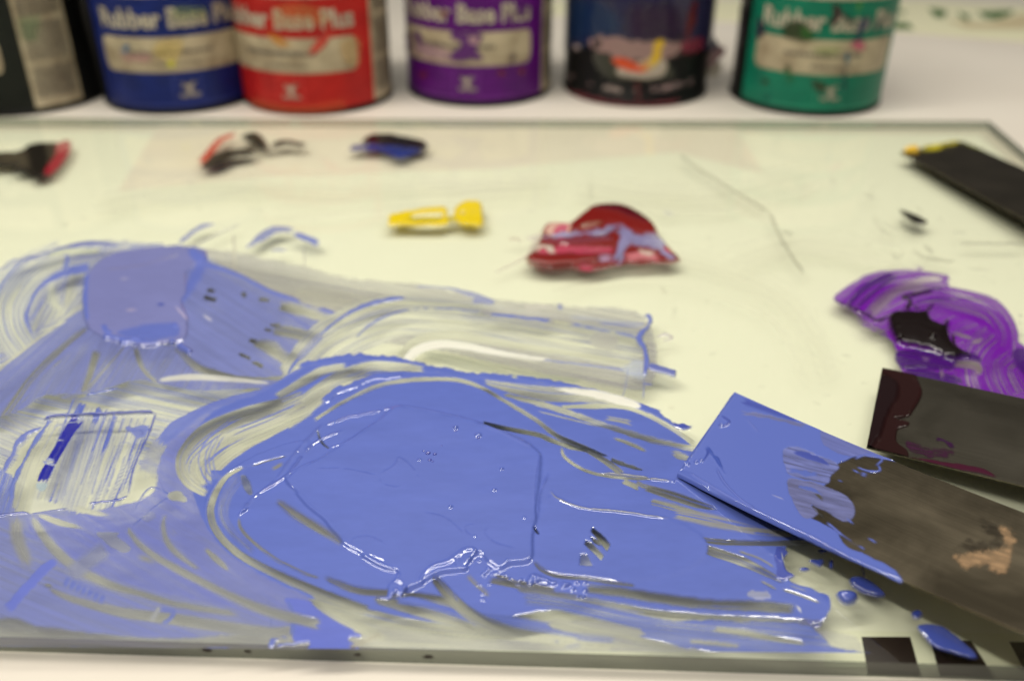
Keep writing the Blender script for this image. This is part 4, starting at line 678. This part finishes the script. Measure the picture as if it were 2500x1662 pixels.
# red ink lump
k = patch('L', [(780, 250), (2050, 250), (2050, 720), (780, 720)], .0006)
RD, RD2, PK, LI = (.19, .010, .008), (.085, .002, .008), (.50, .05, .11), (.26, .24, .46)
k.poly('L', [(1000, 610), (1050, 560), (1110, 450), (1160, 385), (1290, 385), (1400, 305), (1500, 278), (1620, 278), (1730, 325), (1825, 400), (1850, 465), (1930, 550), (1995, 625), (1850, 640), (1640, 650), (1400, 685), (1250, 655), (1080, 650)], .96, 1.2, RD, soft=5, jit=4)
k.poly('L', [(1280, 420), (1400, 310), (1500, 280), (1620, 280), (1730, 330), (1820, 410), (1830, 460), (1700, 450), (1550, 400), (1350, 450)], 1, 2.2, RD, soft=14, jit=3); k.poly('L', [(1400, 300), (1500, 280), (1620, 280), (1730, 330), (1810, 400), (1690, 370), (1560, 320)], 1, 2.8, RD2, soft=12, jit=2)
k.line('L', [(1010, 620), (1150, 640), (1350, 635), (1480, 630)], [50, 70, 60, 30], 1, 2.0, RD, soft=8, rnd=1.5)
k.line('L', [(1080, 570), (1250, 560), (1400, 565), (1560, 560)], [30, 50, 44, 30], .9, .8, PK, soft=6, sa=.25, jit=4); k.line('L', [(1060, 560), (1130, 540), (1200, 580)], 26, .8, .5, (.62, .52, .45), jit=6); k.line('L', [(1130, 510), (1300, 510), (1560, 490)], [20, 36, 30], .9, 2, (.20, .03, .05), sa=.2)
k.poly('L', [(1120, 440), (1180, 390), (1290, 400), (1260, 480), (1190, 490)], .9, 1.6, (.62, .36, .30), jit=5); k.poly('L', [(1190, 430), (1280, 400), (1250, 490), (1180, 490)], .9, 1.6, (.50, .05, .13), jit=5); k.line('L', [(1160, 380), (1110, 450)], 24, .9, 1.4, (.3, .03, .03)); k.line('L', [(1350, 430), (1500, 400)], 16, .8, 3.6, (.30, .10, .06), jit=4)
k.line('L', [(1100, 490), (1190, 475), (1350, 465), (1480, 450), (1590, 425)], [30, 16, 30, 34, 30], .7, 2.4, LI, jit=7, soft=6, sa=.4, ss=(50, 4)); k.line('L', [(1600, 420), (1650, 480), (1620, 560), (1590, 645)], [30, 70, 60, 40], .75, 2.0, LI, jit=8, soft=7, sa=.35, ss=(30, 6))
k.poly('L', [(1690, 470), (1840, 475), (1900, 530), (1870, 560), (1780, 550), (1690, 530)], .8, 2.0, LI, jit=6, soft=7, sa=.3, ss=(50, 4)); k.line('L', [(1860, 560), (1930, 610), (1960, 600)], 30, .9, 1, LI, jit=4); k.line('L', [(1880, 540), (1940, 590)], 24, .95, 1.6, (.4, .02, .04)); k.line('L', [(1460, 620), (1560, 610)], 50, .7, 1, (.42, .25, .42), sa=.3)
k.line('L', [(1640, 610), (1760, 600), (1860, 620)], [50, 50, 30], .8, .6, (.6, .16, .20), sa=.3, soft=6, jit=4); k.line('L', [(1720, 560), (1830, 590)], 26, .8, .6, (.62, .45, .4), jit=4); k.line('L', [(1340, 670), (1440, 680)], 26, .7, .3, PK, soft=6)
k.line('L', [(1100, 440), (1050, 540), (1000, 600), (800, 700)], [50, 34, 16, 10], .35, .3, (.35, .22, .25), soft=4); k.line('L', [(890, 490), (930, 480), (990, 495)], 14, .4, .3, (.35, .15, .15), jit=2); k.line('L', [(1000, 480), (1100, 470)], 20, .4, .3, (.4, .3, .4), jit=4)
k.line('L', [(1880, 300), (1960, 335)], 18, .35, .1, (.35, .35, .5), soft=5)
o = k.build('red_ink', M_dark, blur=2); tag(o, 'raised lump of dark red ink dragged through with lilac, alone mid glass', 'ink')

# yellow ink bar
k = patch('L', [(100, 220), (760, 220), (760, 430), (100, 430)], .0006)
YE, YD = (.76, .57, .006), (.50, .40, .006)
k.poly('L', [(138, 335), (250, 312), (400, 285), (495, 288), (502, 340), (495, 395), (300, 398), (140, 400), (128, 370)], 1, 1.5, YE, soft=6, jit=3); k.poly('L', [(545, 320), (560, 280), (620, 248), (715, 252), (728, 320), (722, 400), (600, 392), (548, 355)], 1, 1.8, YE, soft=6, jit=3)
k.line('L', [(265, 348), (350, 338), (490, 335)], [14, 28, 30], .04, 0, None, soft=4); k.line('L', [(240, 355), (330, 372), (480, 365)], 20, 1, 1.0, YD, soft=5, jit=4); k.line('L', [(585, 330), (620, 318)], 26, .15, 0, None, soft=4); k.line('L', [(665, 310), (675, 330)], 24, .15, 0, None, soft=4); k.line('L', [(500, 350), (560, 360)], 34, .9, 1.2, YD, soft=6, sa=.1)
k.line('L', [(640, 345), (660, 370)], 16, 1, 1.2, YD)
o = k.build('yellow_ink', M_dark, blur=2); tag(o, 'small bar of bright yellow ink with its centre scraped clear', 'ink')
# three smears at the back
BK = (.016, .013, .010)
k = patch('D', [(-150, 150), (400, 150), (400, 370), (-150, 370)], .0008)
k.poly('D', [(-120, 240), (0, 225), (100, 212), (180, 175), (290, 170), (305, 200), (250, 330), (185, 352), (135, 320), (60, 322), (95, 290), (0, 292), (-120, 280)], 1, 1, BK, soft=5, jit=4); k.poly('D', [(300, 185), (345, 158), (372, 180), (345, 250), (265, 335), (235, 320), (290, 240)], .85, 1, (.36, .012, .03), soft=8, jit=3); k.line('D', [(60, 220), (130, 205)], 12, .2, 0, None)
o = k.build('ink_smear', M_dark); tag(o, 'black ink smear with a crimson edge at the far left back', 'ink smear', 'dark ink smears at the back of the glass')
k = patch('D', [(1000, 90), (1650, 90), (1650, 320), (1000, 320)], .0008)
k.line('D', [(1045, 285), (1090, 235), (1150, 160), (1240, 120)], [34, 44, 30, 16], .92, .8, (.50, .035, .012), soft=5, jit=2); k.poly('D', [(1060, 292), (1120, 235), (1200, 208), (1320, 208), (1325, 232), (1225, 250), (1160, 290), (1090, 302)], 1, 1, BK, soft=5, jit=3)
k.poly('D', [(1262, 138), (1340, 122), (1392, 165), (1392, 212), (1320, 178)], 1, 1, BK, soft=5, jit=3); k.line('D', [(1420, 192), (1500, 172), (1605, 188)], [34, 22, 24], 1, 1, (.03, .02, .015), jit=3); k.line('D', [(1385, 190), (1430, 200)], 14, .7, .5, (.1, .05, .04))
o = k.build('ink_smear', M_dark); tag(o, 'black ink smear with an orange red edge in front of the red can', 'ink smear', 'dark ink smears at the back of the glass')
k = patch('D', [(1800, 90), (2280, 90), (2280, 270), (1800, 270)], .0008)
k.poly('D', [(1830, 212), (1900, 178), (2100, 195), (2225, 200), (2115, 248), (2040, 240), (1980, 215)], .9, .6, (.022, .038, .22), soft=6, jit=5, sa=.15); k.poly('D', [(1895, 175), (1955, 125), (2090, 135), (2205, 160), (2235, 190), (2200, 212), (2050, 192)], 1, 1.2, (.012, .008, .012), soft=5, jit=3)
o = k.build('ink_smear', M_dark); tag(o, 'small near black ink smear with a dark blue lower edge', 'ink smear', 'dark ink smears at the back of the glass')
# black drop and old marks
k = patch('K', [(640, 460), (840, 460), (840, 580), (640, 580)], .0005); k.poly('K', [(665, 478), (740, 500), (790, 525), (815, 552), (760, 558), (705, 530)], 1, .8, BK, soft=5, jit=2); k.poly('K', [(675, 500), (700, 560), (790, 580), (720, 590), (670, 540)], .25, .1, (.05, .05, .05), soft=8)
o = k.build('ink_drop', M_dark); tag(o, 'small black ink drop between the far knife and the purple ink', 'ink drop')
GM = (.10, .09, .06)
k = patch('F', [(1540, 340), (1870, 340), (1870, 650), (1540, 650)], .0006); k.line('F', [(1563, 358), (1665, 425), (1772, 490)], 6, .42, .05, GM, soft=3); k.line('F', [(1772, 488), (1805, 560), (1853, 632)], 6, .42, .05, GM, soft=3); k.line('F', [(1800, 530), (1830, 545)], 9, .3, .05, GM, jit=3)
o = k.build('bent_scratch', M_mark); tag(o, 'long bent grey scratch line on the glass between red ink and far knife', 'scratch')
k = patch('F', [(80, 300), (2359, 300), (2359, 1010), (80, 1010)], .0009)
for q, w_, a_ in (([(200, 470), (500, 430), (900, 440), (1300, 420)], 60, .10), ([(1250, 640), (1500, 600), (1800, 700), (1900, 900)], 90, .07), ([(1300, 430), (1600, 460), (1900, 400)], 70, .09), ([(1650, 620), (1850, 560), (2100, 600)], 60, .08), ([(600, 500), (800, 480), (1100, 460)], 50, .08)):
    k.line('F', q, w_, a_, .02, (.55, .53, .42), soft=24, sa=.10, ss=(200, 5), taper=(60, 60))
for q, w_, a_ in (([(525, 510), (560, 580), (640, 625)], 10, .3), ([(560, 540), (640, 580), (710, 590)], 8, .22), ([(620, 700), (650, 745), (690, 700)], 12, .32), ([(735, 690), (800, 735), (970, 762)], 14, .36), ([(790, 665), (830, 700), (850, 725)], 18, .35),
                  ([(990, 660), (1150, 660), (1344, 662)], 12, .42), ([(950, 598), (1035, 598)], 12, .28), ([(1030, 795), (1165, 805)], 6, .2), ([(470, 385), (530, 420)], 18, .25), ([(505, 350), (522, 362)], 26, .6), ([(345, 400), (358, 408)], 24, .35), ([(290, 300), (310, 345)], 12, .22),
                  ([(545, 320), (555, 345)], 14, .25), ([(760, 460), (785, 500)], 10, .3), ([(880, 515), (890, 545)], 14, .3), ([(430, 630), (445, 620)], 14, .2), ([(345, 1270), (400, 1278)], 5, .3), ([(470, 670), (520, 665)], 12, .18)):
    k.line('K', q, w_, a_, .03, GM, jit=2, soft=4)
for q, w_ in (([(400, 140), (430, 115)], 14), ([(520, 95), (560, 85)], 10), ([(215, 100), (235, 108)], 10)): k.line('E', q, w_, .4, .05, GM, jit=2)
for q, w_ in (([(1870, 770), (1895, 820)], 14), ([(1960, 900), (1955, 1000)], 8), ([(2150, 900), (2190, 865)], 10), ([(1420, 100), (1425, 240)], 8), ([(2025, 460), (2040, 470)], 14)): k.line('L', q, w_, .22, .05, GM, jit=3, soft=5)
for q, w_ in (([(2100, 675), (2118, 650)], 9), ([(2060, 20), (2085, 40)], 8)): k.line('H', q, w_, .6, .05, (.25, .08, .03), jit=2)
random.seed(21)
for _ in range(170):
    x, y = random.uniform(100, 2350), random.uniform(420, 1000)
    if x < 1550 and y > 520: continue
    L_ = random.uniform(1, 9); t_ = random.uniform(-.6, .9); k.line('F', [(x, y), (x+L_, y+L_*t_)], random.uniform(1.5, 3.5), random.uniform(.08, .3), .03, GM, jit=1, soft=2, taper=(1, 1))
o = k.build('old_marks', M_mark, thr=.02); tag(o, 'faint dried specks and scratches scattered over the clear glass', 'marks', kind='stuff')
# drops and droplets at the lower right of the pool
DB = (.055, .085, .40)
def drop(label, fr, pts, h, col=DB, st=.0003, dome_=1.0, grp='blue ink drops beside the blue knife', soft=5):
    k = patch(fr, pts, st, .002); k.poly(fr, pts, 1, h, col, soft=soft, jit=1.5, dome=dome_); o = k.build('ink_drop', M_ink); tag(o, label, 'ink drop', grp); return o
drop('large almond shaped blue ink drop just below the blue knife', 'J', [(1110, 1090), (1160, 1080), (1220, 1110), (1275, 1165), (1210, 1165), (1130, 1130)], .5, dome_=1.2)
drop('round glossy blue ink drop left of the almond shaped one', 'J', [(1045, 1165), (1070, 1152), (1115, 1152), (1145, 1175), (1130, 1205), (1080, 1205)], .5, (.07, .11, .48), dome_=2.0)
drop('tiny round blue ink drop above the blue streak on the card', 'J', [(1400, 1250), (1425, 1235), (1452, 1248), (1440, 1272), (1412, 1275)], .4, dome_=.8)
drop('long tapering blue ink streak over the black squares', 'J', [(1430, 1310), (1530, 1308), (1600, 1350), (1660, 1400), (1705, 1445), (1690, 1462), (1600, 1435), (1520, 1410), (1475, 1375)], .4, (.08, .12, .52), dome_=.6)
drop('irregular small blue ink fleck between pool and knife', 'J', [(915, 1000), (975, 995), (985, 1010), (970, 1032), (945, 1022)], .3, dome_=.4, soft=3)
drop('flat oval blue ink fleck closest to the pool', 'J', [(875, 1038), (900, 1034), (922, 1042), (900, 1052), (880, 1048)], .3, dome_=.3, soft=3)
drop('blue ink fleck highest up against the knife edge', 'J', [(958, 955), (985, 950), (1005, 960), (985, 968)], .3, dome_=.3, soft=3)
drop('narrow upright blue ink fleck right of the irregular one', 'J', [(1018, 1000), (1030, 1005), (1024, 1035), (1014, 1030)], .3, dome_=.3, soft=3)
k = patch('J', [(1160, 1000), (1190, 1000), (1190, 1100), (1160, 1100)], .0003, .002); k.line('J', [(1166, 1000), (1172, 1050), (1182, 1090)], 10, .9, .3, DB, rnd=.3); o = k.build('ink_thread', M_ink); tag(o, 'thin blue ink thread running from the almond drop to the knife', 'ink thread')
# dark specks stuck on the front rim of the glass plate
M_spk = mat('speck_dark', (.03, .02, .015), .5)
for x, y, r, lb in ((500, 1600, 8, 'dark speck on the front edge of the glass, left one'), (1042, 1634, 8, 'dark speck on the front edge of the glass, middle one'), (598, 1612, 6, 'faint small speck on the glass front edge beside the left one'), (870, 1615, 6, 'faint small speck on the front edge left of the middle one')):
    ya = P(x, y, -.003); yy = FL[1]+(FRt[1]-FL[1])*(ya[0]-FL[0])/(FRt[0]-FL[0]); n = 10; vs = [(ya[0], yy-.0006, -.003)]
    for j in range(n): a = 2*math.pi*j/n; vs.append((ya[0]+r*.00014*math.cos(a)*1.3*(1+.2*math.sin(3*j)), yy-.00005, -.003+r*.00010*math.sin(a)))
    o = mesh('speck', vs, [(0, 1+(j+1) % n, 1+j) for j in range(n)], M_spk, None, True); tag(o, lb, 'speck', 'dark specks on the front edge of the glass')

# ------------------------------------------------------------------ knives
def blade_grid(c0, c1, c2, c3, nu, nv, bow=0.0):
    """corners: tip upper, tip lower, far lower, far upper as 3D points"""
    u_ = np.linspace(0, 1, nu)[:, None, None]; v_ = np.linspace(0, 1, nv)[None, :, None]
    c0, c1, c2, c3 = [np.array(c) for c in (c0, c1, c2, c3)]
    g = (c0*(1-v_)+c1*v_)*(1-u_)+(c3*(1-v_)+c2*v_)*u_
    g = g+np.array([0, 0, 1])*bow*4*u_*(1-u_)
    return g
def blade_mesh(name, g, th, m, parent):
    nu, nv = g.shape[:2]; vs = list(g.reshape(-1, 3))+list((g-np.array([0, 0, th])).reshape(-1, 3)); n = nu*nv; fs = []
    for i in range(nu-1):
        for j in range(nv-1):
            a = i*nv+j; fs += [(a, a+1, a+nv+1, a+nv), (n+a, n+a+nv, n+a+nv+1, n+a+1)]
    bd = [i*nv for i in range(nu)]+[(nu-1)*nv+j for j in range(1, nv)]+[i*nv+nv-1 for i in range(nu-2, -1, -1)]+[j for j in range(nv-2, 0, -1)]
    for a, b in zip(bd, bd[1:]+bd[:1]): fs.append((a, n+a, n+b, b))
    o = mesh(name, vs, fs, m, parent, True)
    o.data.set_sharp_from_angle(angle=math.radians(40)); return o
def steel(name, ang, c0, c1, rough=.32):
    m = mat(name, c0, rough, metal=.92); nt = m.node_tree; b = nt.nodes['Principled BSDF']
    tc = nt.nodes.new('ShaderNodeTexCoord'); mp = nt.nodes.new('ShaderNodeMapping'); mp.inputs['Rotation'].default_value = (0, 0, -math.radians(ang)); mp.inputs['Scale'].default_value = (1, 1, 1)
    mp2 = nt.nodes.new('ShaderNodeMapping'); mp2.inputs['Scale'].default_value = (40, 1400, 40)
    n = nt.nodes.new('ShaderNodeTexNoise'); n.inputs['Scale'].default_value = 1; n.inputs['Detail'].default_value = 4
    n2 = nt.nodes.new('ShaderNodeTexNoise'); n2.inputs['Scale'].default_value = 38; n2.inputs['Detail'].default_value = 6; n2.inputs['Distortion'].default_value = .6
    r = nt.nodes.new('ShaderNodeValToRGB'); r.color_ramp.elements[0].position = .35; r.color_ramp.elements[1].position = .7
    r.color_ramp.elements[0].color = (*c0, 1); r.color_ramp.elements[1].color = (*c1, 1)
    bp = nt.nodes.new('ShaderNodeBump'); bp.inputs['Distance'].default_value = .000012
    L = nt.links.new
    L(tc.outputs['Object'], mp.inputs[0]); L(mp.outputs[0], mp2.inputs[0]); L(mp2.outputs[0], n.inputs[0]); L(tc.outputs['Object'], n2.inputs[0])
    L(n2.outputs[0], r.inputs[0])
    n3 = nt.nodes.new('ShaderNodeTexNoise'); n3.inputs['Scale'].default_value = 1; n3.inputs['Detail'].default_value = 3; mp3 = nt.nodes.new('ShaderNodeMapping'); mp3.inputs['Scale'].default_value = (10, 1500, 10)
    mr = nt.nodes.new('ShaderNodeMapRange'); mr.inputs[1].default_value = .3; mr.inputs[2].default_value = .7; mr.inputs[3].default_value = .86; mr.inputs[4].default_value = 1.14
    vm = nt.nodes.new('ShaderNodeVectorMath'); vm.operation = 'MULTIPLY'; L(mp.outputs[0], mp3.inputs[0]); L(mp3.outputs[0], n3.inputs[0]); L(n3.outputs[0], mr.inputs[0])
    L(r.outputs[0], vm.inputs[0]); L(mr.outputs[0], vm.inputs[1]); L(vm.outputs[0], b.inputs['Base Color']); L(n.outputs[0], bp.inputs['Height']); L(bp.outputs[0], b.inputs['Normal'])
    return m
def handle(parent, c2, c3, dirn, m):
    """wooden handle beyond the frame, lying at the end of the blade"""
    c = (np.array(c2)+np.array(c3))/2; d = np.array(dirn)/np.linalg.norm(dirn); s_ = np.cross(d, [0, 0, 1.]); s_ /= np.linalg.norm(s_); vs, fs = [], []
    prof = [(0, .017, .005), (.01, .015, .008), (.03, .012, .009), (.07, .013, .010), (.10, .012, .009), (.112, .006, .005)]; n = 16
    zc = .0105
    for t, a, b in prof:
        o_ = c+d*t; o_[2] = max(c[2]*(1-t/.03), 0)+zc*min(1, t/.03) if t < .03 else zc
        for k in range(n): an = 2*math.pi*k/n; vs.append(o_+s_*a*math.cos(an)+np.array([0, 0, 1])*b*math.sin(an))
    for i in range(len(prof)-1):
        for k in range(n): a, b = i*n+k, i*n+(k+1) % n; fs.append((a, b, b+n, a+n))
    fs += [tuple(range(n)), tuple(range(len(vs)-1, len(vs)-n-1, -1))]
    mesh('handle', vs, fs, m, parent, True)
M_wood = mat('handle_wood', (.16, .08, .035), .5, vary=((20, 200, 20), (.12, .055, .025), (.22, .12, .055)))
def extend(a, b, L): a, b = np.array(a), np.array(b); d = (b-a)/np.linalg.norm(b-a); return b+d*L
# blue knife
k1 = empty('ink_knife'); tag(k1, 'broad steel ink knife with its tip covered in periwinkle blue ink', 'ink knife', 'ink knives lying on the glass')
a0, a1 = P(1793, 958, .0050), P(1655, 1157, .0013); b3, b2 = P(2500, 1243, .0180), P(2500, 1539, .0200)
c3, c2 = extend(a0, b3, .03), extend(a1, b2, .014)
g1 = blade_grid(a0, a1, c2, c3, 30, 14, -.0016)
ST1 = steel('knife_steel', math.degrees(math.atan2(b3[1]-a0[1], b3[0]-a0[0])), (.105, .088, .060), (.27, .228, .160), .28)
blade_mesh('blade', g1, .0004, ST1, k1); handle(k1, c2, c3, (b3-a0)*np.array([1, 1, 0]), M_wood)
gk = blade_grid(a0, a1, c2, c3, 460, 190, -.0016)+np.array([0, 0, .00003])
dv = gk[:, -1]-gk[:, -2]; dv /= np.linalg.norm(dv, axis=1)[:, None]; zz = np.array([0, 0, 1.])      # the coat wraps over the near edge
gk = np.concatenate([gk]+[(gk[:, -1]+dv*a_-zz*b_)[:, None] for a_, b_ in ((.00016, .00006), (.0004, .00022), (.0006, .00045), (.0007, .0007), (.00075, .00100))], 1)
k = Ink(gk)
k.poly('J', [(560, 200), (700, 250), (990, 370), (1100, 430), (1330, 520), (1200, 500), (1110, 520), (1040, 560), (1010, 620), (970, 660), (860, 660), (900, 700), (960, 720), (900, 780), (1040, 860), (1090, 930), (1200, 980), (1330, 1050), (1326, 1106), (1000, 950), (560, 754), (300, 618), (274, 594), (430, 380)], .99, .20, B0, soft=3, jit=3)
k.poly('J', [(985, 370), (1130, 430), (1340, 515), (1180, 510), (1060, 500), (985, 450)], .82, .1, (.16, .19, .52), soft=3, jit=4, sa=.18, ang=22)
k.poly('J', [(800, 480), (860, 470), (1000, 520), (1060, 555), (1020, 600), (1000, 640), (900, 620), (830, 600), (800, 540)], .72, .06, (.18, .21, .53), soft=3, jit=4, sa=.35, ang=14, ss=(50, 4))
k.poly('J', [(820, 620), (960, 640), (1080, 690), (1130, 750), (1125, 800), (1080, 815), (1000, 770), (930, 740), (960, 780), (900, 800), (850, 740)], .66, .05, (.20, .22, .50), soft=3, jit=3, sa=.2, ang=14, ss=(50, 5))
k.line('J', [(850, 490), (920, 510), (1010, 550)], [20, 30, 14], .9, .1, BM, soft=4, jit=3, sa=.1); k.line('J', [(820, 575), (900, 590), (960, 600)], 22, .9, .1, B0, soft=4, jit=4, dash=.25); k.line('J', [(860, 650), (930, 665), (980, 690)], 14, .85, .1, B0, jit=4, dash=.3)
for q, w_ in (([(1130, 520), (1200, 500), (1260, 520), (1230, 555)], 8), ([(1180, 500), (1280, 520), (1400, 545)], [16, 10, 3]), ([(1140, 560), (1200, 580), (1250, 575), (1240, 545)], 8), ([(1160, 590), (1190, 600)], 18), ([(1050, 620), (1080, 630)], 8), ([(1120, 570), (1160, 590)], 6), ([(1360, 540), (1480, 572), (1570, 605)], [5, 4, 4]), ([(1000, 820), (1100, 900), (1180, 950)], 10), ([(1090, 800), (1130, 830)], 6), ([(1190, 895), (1240, 920)], 8)):
    k.line('J', q, w_, .9, .2, BL_, jit=2, soft=2)
k.poly('J', [(1060, 880), (1120, 910), (1170, 950), (1100, 930)], .05, 0, None, soft=2, jit=3); k.line('J', [(935, 745), (980, 790), (960, 770)], 14, .1, 0, None, jit=3); k.line('J', [(940, 680), (985, 720)], 12, .1, 0, None, jit=4)
k.line('J', [(600, 305), (750, 330), (900, 370)], 14, .85, .15, (.18, .20, .45), sa=.2, soft=4, jit=3); k.line('J', [(600, 250), (720, 290), (860, 340)], 26, .97, .2, BM, soft=10, sa=.05); k.line('J', [(765, 334), (775, 338)], 8, 1, .2, (.3, .25, .2))
k.line('J', [(350, 590), (430, 640), (560, 715), (700, 785), (900, 880), (1100, 990), (1300, 1085)], [10, 16, 12, 12, 10], 1, .4, BL_, soft=4, rnd=.35); k.line('J', [(285, 592), (330, 606), (380, 635), (440, 662)], [20, 50, 40, 10], 1, .3, B0, tent=.4, jit=0, taper=(3, 3))
k.line('J', [(560, 215), (480, 320), (380, 470), (300, 585)], [16, 20, 20, 14], 1, .5, B0, soft=6, rnd=.3); k.line('J', [(430, 470), (480, 520), (520, 600)], [16, 10, 8], 1, .4, (.05, .09, .42), jit=4, rnd=.2); k.line('J', [(430, 470), (440, 500), (420, 540)], 8, 1, .4, (.04, .07, .36), jit=3)
k.line('J', [(500, 320), (540, 350), (510, 370), (490, 365)], 8, 1, .6, BM, rnd=.3); k.line('J', [(480, 570), (520, 640), (600, 720), (660, 755)], [8, 8, 6], 1, .5, BL_, rnd=.25); k.bead('J', [(410, 532), (385, 538), (345, 548), (502, 366)], 5, .8, B0)
k.line('J', [(620, 330), (680, 400)], 5, .9, .3, BL_); k.line('J', [(740, 690), (800, 715)], 4, .9, .3, (.3, .32, .6))
# old rubbed-off ink and a worn warm patch near the handle
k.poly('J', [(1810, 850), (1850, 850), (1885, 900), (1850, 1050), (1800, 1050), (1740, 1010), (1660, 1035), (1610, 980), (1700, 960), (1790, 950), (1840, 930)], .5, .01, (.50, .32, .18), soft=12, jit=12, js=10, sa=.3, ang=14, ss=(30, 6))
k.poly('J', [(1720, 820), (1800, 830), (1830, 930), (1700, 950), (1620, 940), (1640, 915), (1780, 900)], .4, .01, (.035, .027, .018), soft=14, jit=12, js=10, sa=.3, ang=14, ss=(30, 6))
k.build('ink_coating', M_ink, k1)

# purple / black knife behind it
k2 = empty('ink_knife'); tag(k2, 'steel ink knife with dark maroon ink along its tip, under the blue knife', 'ink knife', 'ink knives lying on the glass')
a0, a1 = P(2153.5, 899, .0035), P(2116, 1091, .0030); b3, b2 = P(2500, 974, .0065), P(2500, 1187, .0060)
c3, c2 = extend(a0, b3, .07), extend(a1, b2, .055)
g2 = blade_grid(a0, a1, c2, c3, 24, 12, .0002)
ST2 = steel('knife_steel_worn', math.degrees(math.atan2(b3[1]-a0[1], b3[0]-a0[0])), (.095, .085, .065), (.16, .145, .115), .26)
blade_mesh('blade', g2, .0006, ST2, k2); handle(k2, c2, c3, (b3-a0)*np.array([1, 1, 0]), M_wood)
k = Ink(blade_grid(a0, a1, c2, c3, 420, 190, .0002)+np.array([0, 0, .00003]))
MR = (.020, .004, .004); MR2 = (.045, .008, .010)
k.poly('J', [(1262, 90), (1400, 110), (1430, 150), (1448, 210), (1430, 260), (1390, 300), (1385, 325), (1310, 330), (1385, 345), (1380, 370), (1335, 385), (1330, 440), (1375, 480), (1370, 515), (1180, 470)], .93, .35, MR, soft=3, jit=2)
k.poly('J', [(1225, 200), (1262, 130), (1330, 170), (1330, 230), (1290, 300), (1250, 420), (1190, 470)], 1, 1.1, (.010, .002, .003), soft=16, jit=3)
k.line('J', [(1405, 130), (1442, 200), (1430, 250), (1385, 320)], 8, 1, .7, MR, taper=(3, 3)); k.line('J', [(1310, 330), (1380, 322)], 8, 1, .7, MR)
k.poly('J', [(1385, 440), (1480, 470), (1590, 480), (1570, 520), (1400, 490)], .45, .05, (.05, .01, .04), sa=.5, ang=14, ss=(12, 3), jit=6)
k.line('J', [(1510, 425), (1560, 440), (1605, 470)], 14, .8, .1, (.04, .006, .05), jit=4, dash=.35)
k.line('J', [(1430, 520), (1600, 555), (1740, 580), (1800, 610)], [6, 26, 22, 3], .95, .1, (.055, .005, .022), jit=2)
k.line('J', [(1380, 515), (1450, 525)], 4, 1, .1, MR2)
k.build('ink_coating', M_dark, k2)
# far knife
k3 = empty('ink_knife'); tag(k3, 'dark ink knife with yellow ink on its tip at the far right', 'ink knife', 'ink knives lying on the glass')
a0, a1 = P(2351, 345, .0030), P(2199, 371, .0022); b3, b2 = P(2500, 412, .0060), P(2500, 534, .0060)
c3, c2 = extend(a0, b3, .14), extend(a1, b2, .06)
g3 = blade_grid(a0, a1, c2, c3, 16, 8)
ST3 = steel('knife_dark', -30, (.055, .047, .035), (.085, .072, .055), .4)
blade_mesh('blade', g3, .0012, ST3, k3); handle(k3, c2, c3, (b3-a0)*np.array([1, 1, 0]), M_wood)
k = Ink(blade_grid(a0, a1, c2, c3, 320, 160)+np.array([0, 0, .00003]))
k.line('K', [(672, 158), (760, 150), (780, 152)], [24, 34, 26], 1, 1.6, (.85, .52, .01), rnd=1.2, jit=3); k.line('K', [(780, 145), (880, 132), (1000, 106)], [20, 22, 10], 1, .8, (.42, .36, .01), jit=5, rnd=.6)
k.line('K', [(830, 140), (890, 130)], 20, 1, 1, (.7, .6, .02), jit=4); k.line('K', [(1000, 108), (1180, 170), (1344, 240)], 5, .8, .3, (.25, .26, .03), jit=2)
k.build('ink_coating', M_dark, k3)
